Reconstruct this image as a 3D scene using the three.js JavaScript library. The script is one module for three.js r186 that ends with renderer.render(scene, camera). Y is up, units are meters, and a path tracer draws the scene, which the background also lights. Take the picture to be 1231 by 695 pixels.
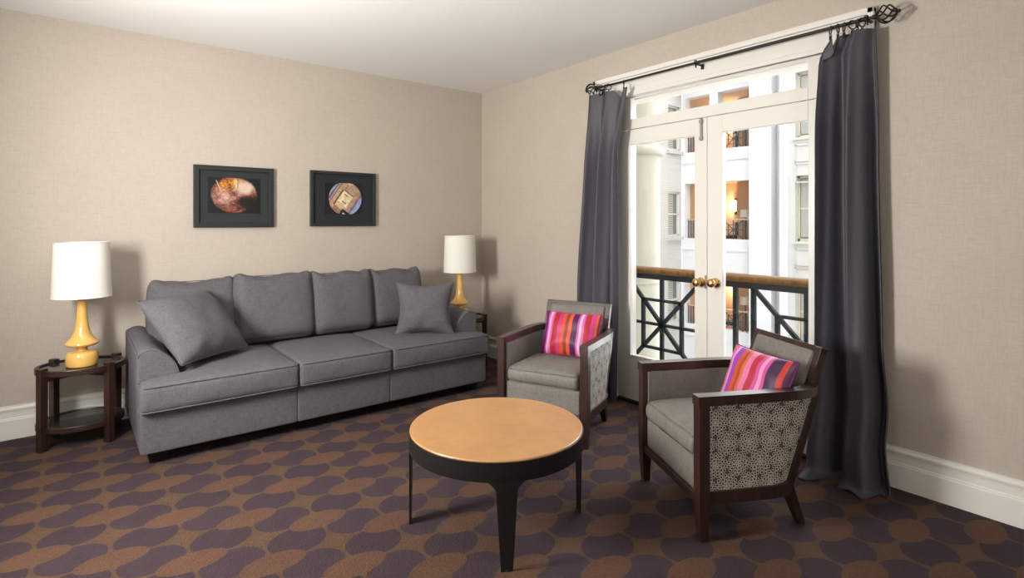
import * as THREE from 'three';
import { RoundedBoxGeometry } from 'three/addons/geometries/RoundedBoxGeometry.js';
import { mergeGeometries, mergeVertices } from 'three/addons/utils/BufferGeometryUtils.js';
import { ImprovedNoise } from 'three/addons/math/ImprovedNoise.js';
import { RectAreaLightUniformsLib } from 'three/addons/lights/RectAreaLightUniformsLib.js';
RectAreaLightUniformsLib.init();

// ---------------------------------------------------------------- camera, sky, sun, exposure
const scene = new THREE.Scene();
const renderer = new THREE.WebGLRenderer({ antialias: true });
renderer.toneMapping = THREE.LinearToneMapping;
renderer.toneMappingExposure = 1.0;
renderer.shadowMap.enabled = true;

const FPX = 663.58, YAW = 0.67166;
const camera = new THREE.PerspectiveCamera(2 * Math.atan(347.5 / FPX) * 180 / Math.PI, 1231 / 695, 0.05, 200);
camera.position.set(0, 1.35, 0);
camera.rotation.set(0, -YAW, 0);
camera.setViewOffset(1231, 695, 0, 347.5 - 267.85, 1231, 695);

scene.background = new THREE.Color().setRGB(8.5, 8.8, 9.2);      // bright overcast sky over the courtyard

const sun = new THREE.DirectionalLight(0xfff4e4, 0.8);             // hazy sun slanting down the courtyard
sun.position.set(18 - 9, 18, -10 + 8);
sun.target.position.set(18, 0, -10);
sun.shadow.radius = 14;
Object.assign(sun.shadow.camera, { left: -22, right: 22, top: 22, bottom: -22, near: 0.5, far: 70 });
scene.add(sun, sun.target);

// room box: sofa wall at z = ZW, window wall at x = XW, ceiling at H
const XW = 3.2985, ZW = -4.6531, H = 2.68, XL = -0.75, ZB = 2.6;
// daylight from the room's other window, in the left wall
const W2 = { z0: -2.92, z1: -2.32, y0: 1.10, y1: 1.95 };
const key = new THREE.RectAreaLight(new THREE.Color().setRGB(1, 0.975, 0.935), 102, W2.z1 - W2.z0 - 0.1, W2.y1 - W2.y0 - 0.1);
key.position.set(XL + 0.012, (W2.y0 + W2.y1) / 2, (W2.z0 + W2.z1) / 2);
key.lookAt(key.position.x + 1, key.position.y, key.position.z);
scene.add(key);
// soft frontal fill, set in a window added behind the camera
const W3 = { x0: -0.5, x1: 1.2, y0: 0.85, y1: 2.2 };
const back = new THREE.RectAreaLight(new THREE.Color().setRGB(1, 0.975, 0.94), 4.5, W3.x1 - W3.x0 - 0.1, W3.y1 - W3.y0 - 0.1);
back.position.set((W3.x0 + W3.x1) / 2, (W3.y0 + W3.y1) / 2, ZB - 0.012);
back.lookAt(back.position.x, back.position.y, back.position.z - 1);
scene.add(back);

// ---------------------------------------------------------------- helpers
let seedState = 12345;
const rnd = () => { seedState = (seedState * 1664525 + 1013904223) >>> 0; return seedState / 4294967296; };
const perlin = new ImprovedNoise();
const noise = (x, y, z) => perlin.noise(x + 31.7, y + 17.3, z + 5.1);
const V = (x, y, z) => new THREE.Vector3(x, y, z);
const used = {};
const numbered = (n) => { const k = used[n] = (used[n] ?? -1) + 1; return k ? n + '_' + String(k).padStart(3, '0') : n; };

function triUV(g) {                       // uv in metres, by the dominant direction of each face
  g = g.index ? g.toNonIndexed() : g;
  if (!g.attributes.normal) g.computeVertexNormals();
  const p = g.attributes.position, uv = new Float32Array(p.count * 2);
  const a = V(), b = V(), c = V(), n = V();
  for (let i = 0; i < p.count; i += 3) {
    a.fromBufferAttribute(p, i); b.fromBufferAttribute(p, i + 1); c.fromBufferAttribute(p, i + 2);
    n.copy(b).sub(a).cross(c.clone().sub(a));
    const ax = Math.abs(n.x), ay = Math.abs(n.y), az = Math.abs(n.z);
    for (let k = 0; k < 3; k++) {
      const q = [a, b, c][k];
      const [u, v] = ax >= ay && ax >= az ? [q.z, q.y] : ay >= az ? [q.x, q.z] : [q.x, q.y];
      uv[(i + k) * 2] = u; uv[(i + k) * 2 + 1] = v;
    }
  }
  g.setAttribute('uv', new THREE.BufferAttribute(uv, 2));
  for (const k of Object.keys(g.attributes)) if (!['position', 'normal', 'uv'].includes(k)) g.deleteAttribute(k);
  return g;
}
const flat = (g) => { g = g.index ? g.toNonIndexed() : g; for (const k of Object.keys(g.attributes)) if (!['position', 'normal', 'uv'].includes(k)) g.deleteAttribute(k); return g; };
const merge = (list) => { list = [list].flat(); return list.length === 1 ? list[0] : mergeGeometries(list.map(flat)); };
function mesh(name, geos, material, parent = scene, keepUV = false) {
  let g = merge(geos);
  if (!keepUV) g = triUV(g);
  const m = new THREE.Mesh(g, material);
  m.name = parent === scene ? numbered(name) : name;
  m.castShadow = m.receiveShadow = true;
  parent.add(m);
  return m;
}
function tag(o, label, category, group) { o.userData.label = label; o.userData.category = category; if (group) o.userData.group = group; return o; }
function thing(name, label, category, pos = [0, 0, 0], turn = 0, group) {
  const o = new THREE.Group(); o.name = numbered(name); o.position.set(...pos); o.rotation.y = turn; scene.add(o);
  return tag(o, label, category, group);
}
function struct(name, geos, material, keepUV) { const m = mesh(name, geos, material, scene, keepUV); m.userData.kind = 'structure'; return m; }
function structGroup(name) { const o = new THREE.Group(); o.name = name; o.userData.kind = 'structure'; scene.add(o); return o; }
const box = (x0, x1, y0, y1, z0, z1) => new THREE.BoxGeometry(x1 - x0, y1 - y0, z1 - z0).translate((x0 + x1) / 2, (y0 + y1) / 2, (z0 + z1) / 2);
const rbox = (x0, x1, y0, y1, z0, z1, r = 0.006, s = 2) => new RoundedBoxGeometry(x1 - x0, y1 - y0, z1 - z0, s, r).translate((x0 + x1) / 2, (y0 + y1) / 2, (z0 + z1) / 2);
function bar(a, b, w, d, up = V(0, 1, 0), r = 0) {          // box from point a to point b, w across and d along up
  const len = a.distanceTo(b), g = r ? new RoundedBoxGeometry(w, d, len, 1, r) : new THREE.BoxGeometry(w, d, len);
  const z = b.clone().sub(a).normalize(), x = up.clone().cross(z).normalize(), y = z.clone().cross(x);
  return g.applyMatrix4(new THREE.Matrix4().makeBasis(x, y, z).setPosition(a.clone().add(b).multiplyScalar(0.5)));
}
const tube = (pts, r, seg = 24, rad = 8, closed = false) => new THREE.TubeGeometry(new THREE.CatmullRomCurve3(pts, closed, 'centripetal'), seg, r, rad, closed);
const lathe = (pts, seg = 48) => new THREE.LatheGeometry(pts.map(([x, y]) => new THREE.Vector2(x, y)), seg);
function smooth(g) { g = g.clone(); g.deleteAttribute('uv'); g.deleteAttribute('normal'); g = mergeVertices(g, 1e-5); g.computeVertexNormals(); return g; }
const sstep = (a, b, x) => { const t = Math.min(1, Math.max(0, (x - a) / (b - a))); return t * t * (3 - 2 * t); };
const lerp = (a, b, t) => a + (b - a) * t;

function softBox(w, h, d, r, n, warp) {                     // rounded padded block centred at the origin; warp(v, q) moves points, q in -1..1
  const g = new THREE.BoxGeometry(w, h, d, ...n), p = g.attributes.position, v = V(), q = V(), c = V();
  const ease = (t) => Math.sign(t) * (1 - Math.pow(Math.max(0, 1 - Math.abs(t)), 1.5));     // denser rows near the edges
  for (let i = 0; i < p.count; i++) {
    v.fromBufferAttribute(p, i);
    q.set(ease(v.x / w * 2), ease(v.y / h * 2), ease(v.z / d * 2));
    v.set(q.x * w / 2, q.y * h / 2, q.z * d / 2);
    c.set(THREE.MathUtils.clamp(v.x, -w / 2 + r, w / 2 - r), THREE.MathUtils.clamp(v.y, -h / 2 + r, h / 2 - r), THREE.MathUtils.clamp(v.z, -d / 2 + r, d / 2 - r));
    const e = v.clone().sub(c); if (e.length() > 1e-6) v.copy(c).add(e.setLength(r));
    if (warp) warp(v, q);
    p.setXYZ(i, v.x, v.y, v.z);
  }
  return smooth(g);
}
function pillowShape(w, h, T, { pinch = 0.07, n = 40, seed = 0, ears = 0.0, wr = 0.006 } = {}) {
  const geos = [], P = (u, v, s) => {
    const pu = 1 - pinch * (1 - v * v) * Math.abs(u) ** 3, pv = 1 - pinch * (1 - u * u) * Math.abs(v) ** 3;
    const prof = Math.pow(Math.max(0, (1 - u ** 4) * (1 - v ** 4)), 0.55) * (0.55 + 0.45 * Math.sqrt(Math.max(0, (1 - u * u) * (1 - v * v))));
    const k = Math.hypot(u, v), ang = Math.atan2(v, u);
    const folds = wr * sstep(0.55, 1.0, k) * Math.sin(ang * 9 + seed) * (1 - Math.max(u * u, v * v) ** 3);
    const z = s * (T * prof + folds + 0.012 * noise(u * 1.7 + seed, v * 1.7, seed) * prof);
    return V(w / 2 * u * pu + ears * u * u * u * v * v, h / 2 * v * pv + ears * v * v * v * u * u, z);
  };
  for (const s of [1, -1]) {
    const pos = [], uv = [], idx = [];
    for (let j = 0; j <= n; j++) for (let i = 0; i <= n; i++) {
      const e = (t) => Math.sign(t) * (1 - Math.pow(Math.max(0, 1 - Math.abs(t)), 1.4)), u = e(i / n * 2 - 1), v = e(j / n * 2 - 1), q = P(u, v, s);
      pos.push(q.x, q.y, q.z); uv.push(u * 0.5 + 0.5, v * 0.5 + 0.5);
    }
    for (let j = 0; j < n; j++) for (let i = 0; i < n; i++) {
      const a = j * (n + 1) + i, b = a + 1, c = a + n + 1, d = c + 1;
      s > 0 ? idx.push(a, b, d, a, d, c) : idx.push(a, d, b, a, c, d);
    }
    const g = new THREE.BufferGeometry();
    g.setAttribute('position', new THREE.Float32BufferAttribute(pos, 3)); g.setAttribute('uv', new THREE.Float32BufferAttribute(uv, 2)); g.setIndex(idx);
    g.computeVertexNormals(); geos.push(g.toNonIndexed());
  }
  const edge = [];
  for (let k = 0; k < 4; k++) for (let i = 0; i < 12; i++) {
    const t = i / 12 * 2 - 1, [u, v] = [[t, -1], [1, t], [-t, 1], [-1, -t]][k]; edge.push(P(u, v, 0));
  }
  return { body: mergeGeometries(geos), edge };
}

// ---------------------------------------------------------------- textures
function canvasTex(w, h, draw, { srgb = true, repeat } = {}) {
  const c = document.createElement('canvas'); c.width = w; c.height = h;
  draw(c.getContext('2d'), w, h);
  const t = new THREE.CanvasTexture(c);
  if (srgb) t.colorSpace = THREE.SRGBColorSpace;
  t.wrapS = t.wrapT = THREE.RepeatWrapping;
  if (repeat) t.repeat.set(...repeat);
  return t;
}
function pixels(ctx, w, h, f) {
  const im = ctx.getImageData(0, 0, w, h), d = im.data;
  for (let y = 0; y < h; y++) for (let x = 0; x < w; x++) { const i = (y * w + x) * 4, r = f(x, y, d[i], d[i + 1], d[i + 2]); d[i] = r[0]; d[i + 1] = r[1]; d[i + 2] = r[2]; d[i + 3] = 255; }
  ctx.putImageData(im, 0, 0);
}
const grid = (n) => Float32Array.from({ length: n }, () => rnd() * 2 - 1);
// tileable value noise on a w x h canvas with cells px per cell
function tileNoise(w, h, cx, cy) {
  const gx = Math.round(w / cx), gy = Math.round(h / cy), g = grid(gx * gy);
  return (x, y) => {
    const fx = x / w * gx, fy = y / h * gy, ix = Math.floor(fx), iy = Math.floor(fy), tx = fx - ix, ty = fy - iy;
    const s = (t) => t * t * (3 - 2 * t), at = (a, b) => g[(((b % gy) + gy) % gy) * gx + (((a % gx) + gx) % gx)];
    return lerp(lerp(at(ix, iy), at(ix + 1, iy), s(tx)), lerp(at(ix, iy + 1), at(ix + 1, iy + 1), s(tx)), s(ty));
  };
}
function weave(size, metres, thread, contrast, slub, blotch) {      // grey woven cloth, near white
  const a = tileNoise(size, size, thread, thread * 14), b = tileNoise(size, size, thread * 14, thread), c = tileNoise(size, size, size / 6, size / 6);
  return canvasTex(size, size, (ctx, w, h) => pixels(ctx, w, h, (x, y) => {
    const v = 235 + contrast * (a(x, y) + b(x, y)) * slub + contrast * 0.5 * (rnd() - 0.5) + blotch * c(x, y);
    return [v, v, v];
  }), { repeat: [1 / metres, 1 / metres] });
}
const wallTex = weave(1024, 1.1, 2, 6, 0.9, 2);
const clothTex = weave(512, 0.34, 2, 24, 0.9, 5);
const linenTex = weave(512, 0.30, 2, 26, 0.9, 8);
const drapeTex = weave(256, 0.2, 2, 22, 0.9, 4);

const carpetTex = canvasTex(1280, 1088, (ctx, w, h) => {            // one repeat is 0.5 x 0.425 m: ovals on a 0.25 x 0.2125 m lattice
  const sx = w / 0.5, sy = h / 0.425;
  ctx.fillStyle = '#4e3827'; ctx.fillRect(0, 0, w, h);
  const oval = (x, z, a, b, fill, line, lw) => {
    ctx.beginPath(); ctx.ellipse(x * sx, z * sy, a * sx, b * sy, 0, 0, 7); ctx.fillStyle = fill; ctx.fill();
    if (line) { ctx.lineWidth = lw; ctx.strokeStyle = line; ctx.stroke(); }
  };
  for (let i = -1; i <= 2; i++) for (let j = -1; j <= 2; j++) oval(i * 0.25, j * 0.2125, 0.118, 0.0995, ((i + j) & 1) ? '#33232b' : '#36262e');
  for (let i = -1; i <= 2; i++) for (let j = -1; j <= 2; j++) if (((i + j) & 1) === 0) oval((i + 0.5) * 0.25, (j + 0.5) * 0.2125, 0.122, 0.066, '#523727', '#503a29', 16);
  const a = tileNoise(w, h, 4, 4), b = tileNoise(w, h, 9, 9), c = tileNoise(w, h, 160, 136);
  pixels(ctx, w, h, (x, y, r, g, bl) => {
    const k = 1 + 0.16 * a(x, y) + 0.1 * b(x, y) + 0.05 * c(x, y) + 0.1 * (rnd() - 0.5), e = 4 * a(y, x);
    return [r * k + e, g * k, bl * k - e];
  });
}, { repeat: [1 / 0.5, 1 / 0.425] });
carpetTex.offset.set(0, 0);
const pileBump = canvasTex(512, 512, (ctx, w, h) => { const a = tileNoise(w, h, 4, 4), b = tileNoise(w, h, 12, 12); pixels(ctx, w, h, (x, y) => { const v = 128 + 70 * a(x, y) + 40 * b(x, y); return [v, v, v]; }); }, { srgb: false, repeat: [1 / 0.4, 1 / 0.4] });

function woodTex(dark, light, metres = 0.5) {
  return canvasTex(512, 512, (ctx, w, h) => {
    const a = tileNoise(w, h, 4, 170), b = tileNoise(w, h, 26, 256), c = tileNoise(w, h, 2, 60);
    pixels(ctx, w, h, (x, y) => { const t = THREE.MathUtils.clamp(0.45 + 0.3 * a(x, y) + 0.3 * b(x, y) + 0.16 * c(x, y), 0, 1); return [0, 1, 2].map((k) => lerp(dark[k], light[k], t)); });
  }, { repeat: [1 / metres, 1 / metres] });
}
const darkWoodTex = woodTex([30, 17, 13], [66, 37, 27]);
const railWoodTex = woodTex([74, 50, 20], [126, 90, 42]);
const hideTex = canvasTex(1024, 1024, (ctx, w, h) => {
  const a = tileNoise(w, h, 3, 3), b = tileNoise(w, h, 40, 40), c = tileNoise(w, h, 170, 170);
  pixels(ctx, w, h, (x, y) => { const k = 1 + 0.05 * a(x, y) + 0.03 * b(x, y) + 0.035 * c(x, y); return [176 * k, 128 * k, 76 * k]; });
}, { repeat: [1, 1] });
const brickBump = canvasTex(512, 512, (ctx, w, h) => {             // painted brickwork 20 m away: two or three pixels a course
  ctx.fillStyle = '#fff'; ctx.fillRect(0, 0, w, h); ctx.fillStyle = '#777';
  for (let j = 0; j < 16; j++) { ctx.fillRect(0, j * 32, w, 5); for (let i = 0; i < 6; i++) ctx.fillRect((i + (j & 1) / 2) * w / 6, j * 32, 6, 32); }
}, { srgb: false, repeat: [1 / 1.32, 1 / 1.2] });

// chair side fabric: rings of pale petal outlines, one blossom about 9 cm across
const petalTex = canvasTex(1024, 888, (ctx, w, h) => {
  ctx.fillStyle = '#4a423d'; ctx.fillRect(0, 0, w, h);
  ctx.strokeStyle = '#d8d0c4'; ctx.lineJoin = 'round';
  const cell = w / 2, rowH = h / 2;
  const bloom = (cx, cy, R, turn) => {
    const rings = [[0.27, 5, 0.27], [0.53, 8, 0.28], [0.78, 11, 0.28], [1.02, 15, 0.28]];
    ctx.lineWidth = 12;
    for (let k = rings.length - 1; k >= 0; k--) {
      const [rr, n, len] = rings[k], r1 = rr * R, r0 = Math.max(0, rr - len) * R;
      for (let i = 0; i < n; i++) {
        const a = turn + (i + (k & 1) / 2) / n * Math.PI * 2, dw = Math.PI / n;
        const pt = (r, t) => [cx + r * Math.cos(t), cy + r * Math.sin(t)];
        ctx.beginPath(); ctx.moveTo(...pt(r0, a)); ctx.quadraticCurveTo(...pt((r0 + r1) / 2, a - dw * 1.15), ...pt(r1 * 0.97, a - dw * 0.45));
        ctx.quadraticCurveTo(...pt(r1 * 1.05, a), ...pt(r1 * 0.97, a + dw * 0.45)); ctx.quadraticCurveTo(...pt((r0 + r1) / 2, a + dw * 1.15), ...pt(r0, a));
        ctx.stroke();
      }
    }
  };
  for (let j = -1; j <= 2; j++) for (let i = -1; i <= 2; i++) {
    const id = ((i + 2) % 2) * 7 + ((j + 2) % 2) * 3;
    bloom((i + (j & 1) / 2) * cell + cell / 2, j * rowH + rowH / 2, cell * (0.485 + 0.03 * Math.sin(id)), id);
  }
  const a = tileNoise(w, h, 3, 3);
  pixels(ctx, w, h, (x, y, r, g, b) => { const k = 1 + 0.1 * a(x, y); return [r * k, g * k, b * k]; });
}, { repeat: [1 / 0.21, 1 / 0.182] });

function stripes(list) {
  return canvasTex(1024, 512, (ctx, w, h) => {
    const total = list.reduce((s, e) => s + e[0], 0); let x = 0;
    for (const [wd, col, kind, col2] of list) {
      const x1 = x + wd / total * w; ctx.fillStyle = col; ctx.fillRect(x, 0, x1 - x + 1, h);
      if (kind === 'fine') { ctx.fillStyle = col2; for (let t = x + 4; t < x1 - 3; t += 13) ctx.fillRect(t, 0, 6, h); }
      if (kind === 'dash') { ctx.fillStyle = col2; for (let t = 0; t < h; t += 14) { ctx.beginPath(); ctx.moveTo(x, t); ctx.lineTo(x1, t + 9); ctx.lineTo(x1, t + 14); ctx.lineTo(x, t + 5); ctx.fill(); } }
      if (kind === 'edge') { ctx.fillStyle = col2; ctx.fillRect(x, 0, 6, h); ctx.fillRect(x1 - 6, 0, 6, h); }
      x = x1;
    }
    const a = tileNoise(w, h, 3, 3), b = tileNoise(w, h, 2, 40);
    pixels(ctx, w, h, (px, py, r, g, bl) => { const k = 1 + 0.07 * a(px, py) + 0.07 * b(px, py); return [r * k, g * k, bl * k]; });
  });
}
const stripeA = stripes([[5, '#5a1463'], [2.5, '#c93a97', 'dash', '#e07ab8'], [2.5, '#ecb4d6'], [3, '#d2509f', 'dash', '#e48abf'], [7, '#b3122a'], [5, '#c03a72'], [4.5, '#dc4a24'], [4, '#64211f', 'fine', '#b04a26'], [4.5, '#e2582a'],
  [7, '#4c1250'], [2.5, '#c2409a', 'dash', '#df86bf'], [3, '#eebcd9'], [3, '#d04c9c', 'dash', '#e890c4'], [6.5, '#bb1c2a'], [5.5, '#cc3c86'], [2.5, '#e2642c'], [2, '#8d1a30']]);
const stripeB = stripes([[4, '#d8503c', 'fine', '#e88a66'], [3, '#c94a9a', 'dash', '#e49ac8'], [2.5, '#e6a6d8'], [6, '#9c44b0'], [4, '#c03a20', 'fine', '#dd6a34'], [3, '#7c2a2c', 'fine', '#c0562e'], [3, '#cf4a24', 'fine', '#e08050'], [5.5, '#de7aa4'],
  [6, '#b8263a'], [3.5, '#c22c86', 'dash', '#e07cb8'], [3.5, '#e79ac4'], [3, '#bf2a80', 'dash', '#e07cb8'], [9, '#3c1240'], [4, '#c22a20'], [4, '#4a1240']]);

// prints in the two frames: round lens pictures on black
const artA = canvasTex(734, 540, (ctx, w, h) => {
  const n1 = tileNoise(w, h, 60, 60), n2 = tileNoise(w, h, 18, 18), n3 = tileNoise(w, h, 5, 5), n4 = tileNoise(w, h, 130, 110);
  pixels(ctx, w, h, (x, y) => {
    const u = (x / w - 0.49) / 0.455, v = (y / h - 0.49) / 0.5, rr = Math.hypot(u * (1 + 0.05 * v), v * 0.95) + 0.03 * n1(x, y);
    if (rr > 1.03) return [9, 10, 14];
    const pale = sstep(0.62, 0.2, Math.hypot(u - 0.42, v + 0.45)), dark = sstep(0.55, 0.15, Math.hypot((u - 0.55) * 0.9, v - 0.42)), warm = sstep(0.7, 0.1, Math.hypot(u + 0.2, v + 0.7)), mist = sstep(0.75, 0.1, Math.hypot(u + 0.45, v - 0.15));
    const t = 0.5 + 0.4 * n1(x, y) + 0.35 * n2(x, y) + 0.3 * n3(x, y);
    let c = [lerp(52, 176, t), lerp(22, 104, t), lerp(16, 80, t)];
    const to = (q, k) => { c = c.map((e, i) => lerp(e, q[i], k)); };
    to([232, 120 + 60 * t, 40], warm * 0.7 * (0.4 + t)); to([208, 168, 150], Math.min(1, mist * (0.5 + 0.6 * t))); to([226, 205, 186], pale * (0.75 + 0.2 * n4(x, y))); to([26, 12, 10], Math.min(1, dark * (1.25 - 0.4 * n2(x, y))));
    if (Math.abs(n2(x, y) + n3(x, y) * 0.5) < 0.05 && v < 0.45 && u < 0.15) to([44, 20, 14], 0.75);
    const f = sstep(1.03, 0.9, rr);
    return c.map((e) => THREE.MathUtils.clamp(e * f + 9 * (1 - f), 0, 255));
  });
  ctx.strokeStyle = 'rgba(228,214,196,.9)'; ctx.lineWidth = 7;
  for (const [x0, y0, x1, y1] of [[370, 16, 376, 150], [392, 16, 390, 160], [110, 40, 170, 200]]) { ctx.beginPath(); ctx.moveTo(x0, y0); ctx.lineTo(x1, y1); ctx.stroke(); }
  ctx.strokeStyle = 'rgba(30,12,8,.9)'; ctx.lineWidth = 6; ctx.beginPath(); ctx.moveTo(412, 12); ctx.lineTo(408, 160); ctx.stroke();
});
const artB = canvasTex(560, 440, (ctx, w, h) => {
  ctx.fillStyle = '#0b0d12'; ctx.fillRect(0, 0, w, h);
  ctx.save(); ctx.beginPath(); ctx.ellipse(w * 0.55, h * 0.5, w * 0.435, h * 0.54, 0, 0, 7); ctx.clip();
  ctx.fillStyle = '#8e97bd'; ctx.fillRect(0, 0, w, h);
  ctx.translate(w * 0.52, h * 0.5); ctx.rotate(0.62);
  const r = (x, y, a, b, c) => { ctx.fillStyle = c; ctx.fillRect(x, y, a, b); };
  r(-165, -330, 330, 660, '#8a6a54'); r(-140, -330, 70, 660, '#b2947a'); r(95, -330, 60, 660, '#a78670'); r(-60, -330, 150, 240, '#a98a72'); r(-70, -95, 165, 190, '#d9c6a0'); r(-70, -110, 165, 16, '#6e4c3a'); r(-95, -95, 22, 250, '#5d4232');
  r(-40, -60, 70, 12, '#2c2620'); r(-10, 40, 78, 12, '#2c2620'); r(-52, 80, 12, 10, '#2c2620'); r(16, -8, 9, 9, '#4a3c30'); r(-70, 95, 165, 60, '#c2a884'); r(-200, -330, 22, 660, '#5e4c50'); r(168, -330, 20, 660, '#6a5a66');
  r(60, 130, 160, 200, '#20130f'); r(96, 172, 100, 40, '#dfe2d8'); r(96, 190, 100, 8, '#20130f'); r(150, 215, 50, 30, '#b8c8a0'); r(-170, -220, 120, 10, '#e8dccc');
  ctx.restore();
  const a = tileNoise(w, h, 24, 24), b = tileNoise(w, h, 4, 4);
  pixels(ctx, w, h, (x, y, R, G, B) => { const q = Math.hypot((x / w - 0.55) / 0.435, (y / h - 0.5) / 0.54), k = (1 + 0.12 * a(x, y) + 0.06 * b(x, y)); return [R * k, G * k, B * k]; });
});

// ---------------------------------------------------------------- materials
const std = (o) => new THREE.MeshStandardMaterial({ roughness: 0.8, metalness: 0, ...o });
const phys = (o) => new THREE.MeshPhysicalMaterial({ roughness: 0.5, metalness: 0, ...o });
const rgb = (r, g, b) => new THREE.Color().setRGB(r, g, b);
const M = {
  wall: std({ color: rgb(0.585, 0.512, 0.437), map: wallTex, bumpMap: wallTex, bumpScale: 0.0006, roughness: 0.62 }),
  ceiling: std({ color: rgb(0.82, 0.815, 0.79), roughness: 0.95 }),
  paint: std({ color: rgb(0.78, 0.755, 0.70), roughness: 0.35 }),
  carpet: std({ map: carpetTex, bumpMap: pileBump, bumpScale: 0.004, roughness: 1 }),
  sofa: std({ color: rgb(0.121, 0.116, 0.126), map: clothTex, bumpMap: clothTex, bumpScale: 0.0012, roughness: 0.92 }),
  blackFoot: std({ color: rgb(0.012, 0.013, 0.018), roughness: 0.45 }),
  chairCloth: std({ color: rgb(0.20, 0.184, 0.162), map: linenTex, bumpMap: linenTex, bumpScale: 0.001, roughness: 0.6 }),
  petal: std({ map: petalTex, roughness: 0.75 }),
  wood: phys({ map: darkWoodTex, roughness: 0.38, clearcoat: 0.35, clearcoatRoughness: 0.25 }),
  tableWood: phys({ map: darkWoodTex, roughness: 0.4, clearcoat: 0.3, clearcoatRoughness: 0.3 }),
  hide: phys({ map: hideTex, roughness: 0.42, clearcoat: 0.8, clearcoatRoughness: 0.3 }),
  blackMetal: std({ color: rgb(0.014, 0.013, 0.012), roughness: 0.42, metalness: 0.3 }),
  iron: std({ color: rgb(0.03, 0.026, 0.023), roughness: 0.5, metalness: 0.6 }),
  railPaint: phys({ color: rgb(0.016, 0.021, 0.024), roughness: 0.8, specularIntensity: 0.25 }),
  railWood: phys({ map: railWoodTex, roughness: 0.6, specularIntensity: 0.4 }),
  curtain: std({ color: rgb(0.066, 0.065, 0.082), map: drapeTex, roughness: 0.55 }),
  curtainLining: std({ color: rgb(0.07, 0.067, 0.075), roughness: 0.8 }),
  ceramic: phys({ color: rgb(0.80, 0.47, 0.13), roughness: 0.22, clearcoat: 0.8, clearcoatRoughness: 0.08 }),
  shade: std({ color: rgb(0.80, 0.78, 0.71), roughness: 0.9 }),
  smoked: phys({ color: rgb(0.03, 0.032, 0.034), roughness: 0.08 }),
  brass: std({ color: rgb(0.72, 0.42, 0.17), roughness: 0.22, metalness: 1 }),
  steel: std({ color: rgb(0.35, 0.33, 0.29), roughness: 0.35, metalness: 1 }),
  glass: phys({ color: 0xffffff, roughness: 0, transmission: 1, thickness: 0, ior: 1.45 }),
  frame: std({ color: rgb(0.013, 0.016, 0.016), roughness: 0.5 }),
  mat: std({ color: rgb(0.022, 0.028, 0.026), roughness: 0.9 }),
  matB: std({ color: rgb(0.013, 0.017, 0.02), roughness: 0.9 }),
  artA: std({ map: artA, roughness: 0.4 }), artB: std({ map: artB, roughness: 0.4 }),
  stripeA: std({ color: rgb(0.86, 0.84, 0.86), map: stripeA, roughness: 0.55 }), stripeB: std({ color: rgb(0.86, 0.84, 0.86), map: stripeB, roughness: 0.55 }),
  facade: std({ color: rgb(0.70, 0.71, 0.735), roughness: 0.9 }),
  bay: std({ color: rgb(0.54, 0.535, 0.515), roughness: 0.9 }),
  brick: std({ color: rgb(0.58, 0.57, 0.535), bumpMap: brickBump, bumpScale: 0.02, roughness: 0.9 }),
  column: std({ color: rgb(0.40, 0.383, 0.31), roughness: 0.85 }),
  sash: std({ color: rgb(0.52, 0.48, 0.35), roughness: 0.6 }),
  sashWhite: std({ color: rgb(0.62, 0.62, 0.6), roughness: 0.6 }),
  pane: phys({ color: rgb(0.16, 0.18, 0.17), roughness: 0.35 }),
  netCurtain: std({ color: rgb(0.36, 0.36, 0.34), roughness: 0.9 }),
  blindSlat: std({ color: rgb(0.55, 0.53, 0.44), roughness: 0.8 }),
  loggia: std({ color: rgb(0.60, 0.44, 0.30), roughness: 0.9 }),
  loggiaFloor: std({ color: rgb(0.3, 0.25, 0.2), roughness: 0.9 }),
  loggiaRail: std({ color: rgb(0.05, 0.075, 0.10), roughness: 0.5 }),
  loggiaTop: std({ color: rgb(0.42, 0.38, 0.28), roughness: 0.5 }),
  ground: std({ color: rgb(0.45, 0.44, 0.42), roughness: 0.95 }),
  rubber: std({ color: rgb(0.03, 0.03, 0.03), roughness: 0.7 }),
  glowTube: std({ color: rgb(0.9, 0.8, 0.6), emissive: rgb(1, 0.72, 0.34), emissiveIntensity: 6 }),
  blindGlow: std({ color: rgb(0.85, 0.84, 0.8), roughness: 0.9, emissive: rgb(1, 0.96, 0.9), emissiveIntensity: 0.9 }),
};

// ---------------------------------------------------------------- room shell
const floorG = new THREE.PlaneGeometry(XW + 0.02 - XL, ZB - ZW, 1, 1).rotateX(-Math.PI / 2).translate((XW + 0.02 + XL) / 2, 0, (ZB + ZW) / 2);
{ const p = floorG.attributes.position, uv = floorG.attributes.uv;
  for (let i = 0; i < p.count; i++) uv.setXY(i, p.getX(i) - 0.497, -(p.getZ(i) + 2.407)); }
const slab = triUV(box(XL - 0.2, XW + 0.02, -0.15, -0.003, ZW - 0.2, ZB + 0.2));
struct('floor', [floorG, slab], M.carpet, true);
struct('ceiling', box(XL - 0.2, XW + 0.24, H, H + 0.25, ZW - 0.2, ZB + 0.2), M.ceiling);
struct('wall_back', box(XL - 0.2, XW + 0.24, -0.15, H, ZW - 0.2, ZW), M.wall);
struct('wall_front', [box(XL - 0.2, W3.x0, -0.15, H, ZB, ZB + 0.2), box(W3.x1, XW + 0.24, -0.15, H, ZB, ZB + 0.2), box(W3.x0, W3.x1, -0.15, W3.y0, ZB, ZB + 0.2), box(W3.x0, W3.x1, W3.y1, H, ZB, ZB + 0.2)], M.wall);
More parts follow.
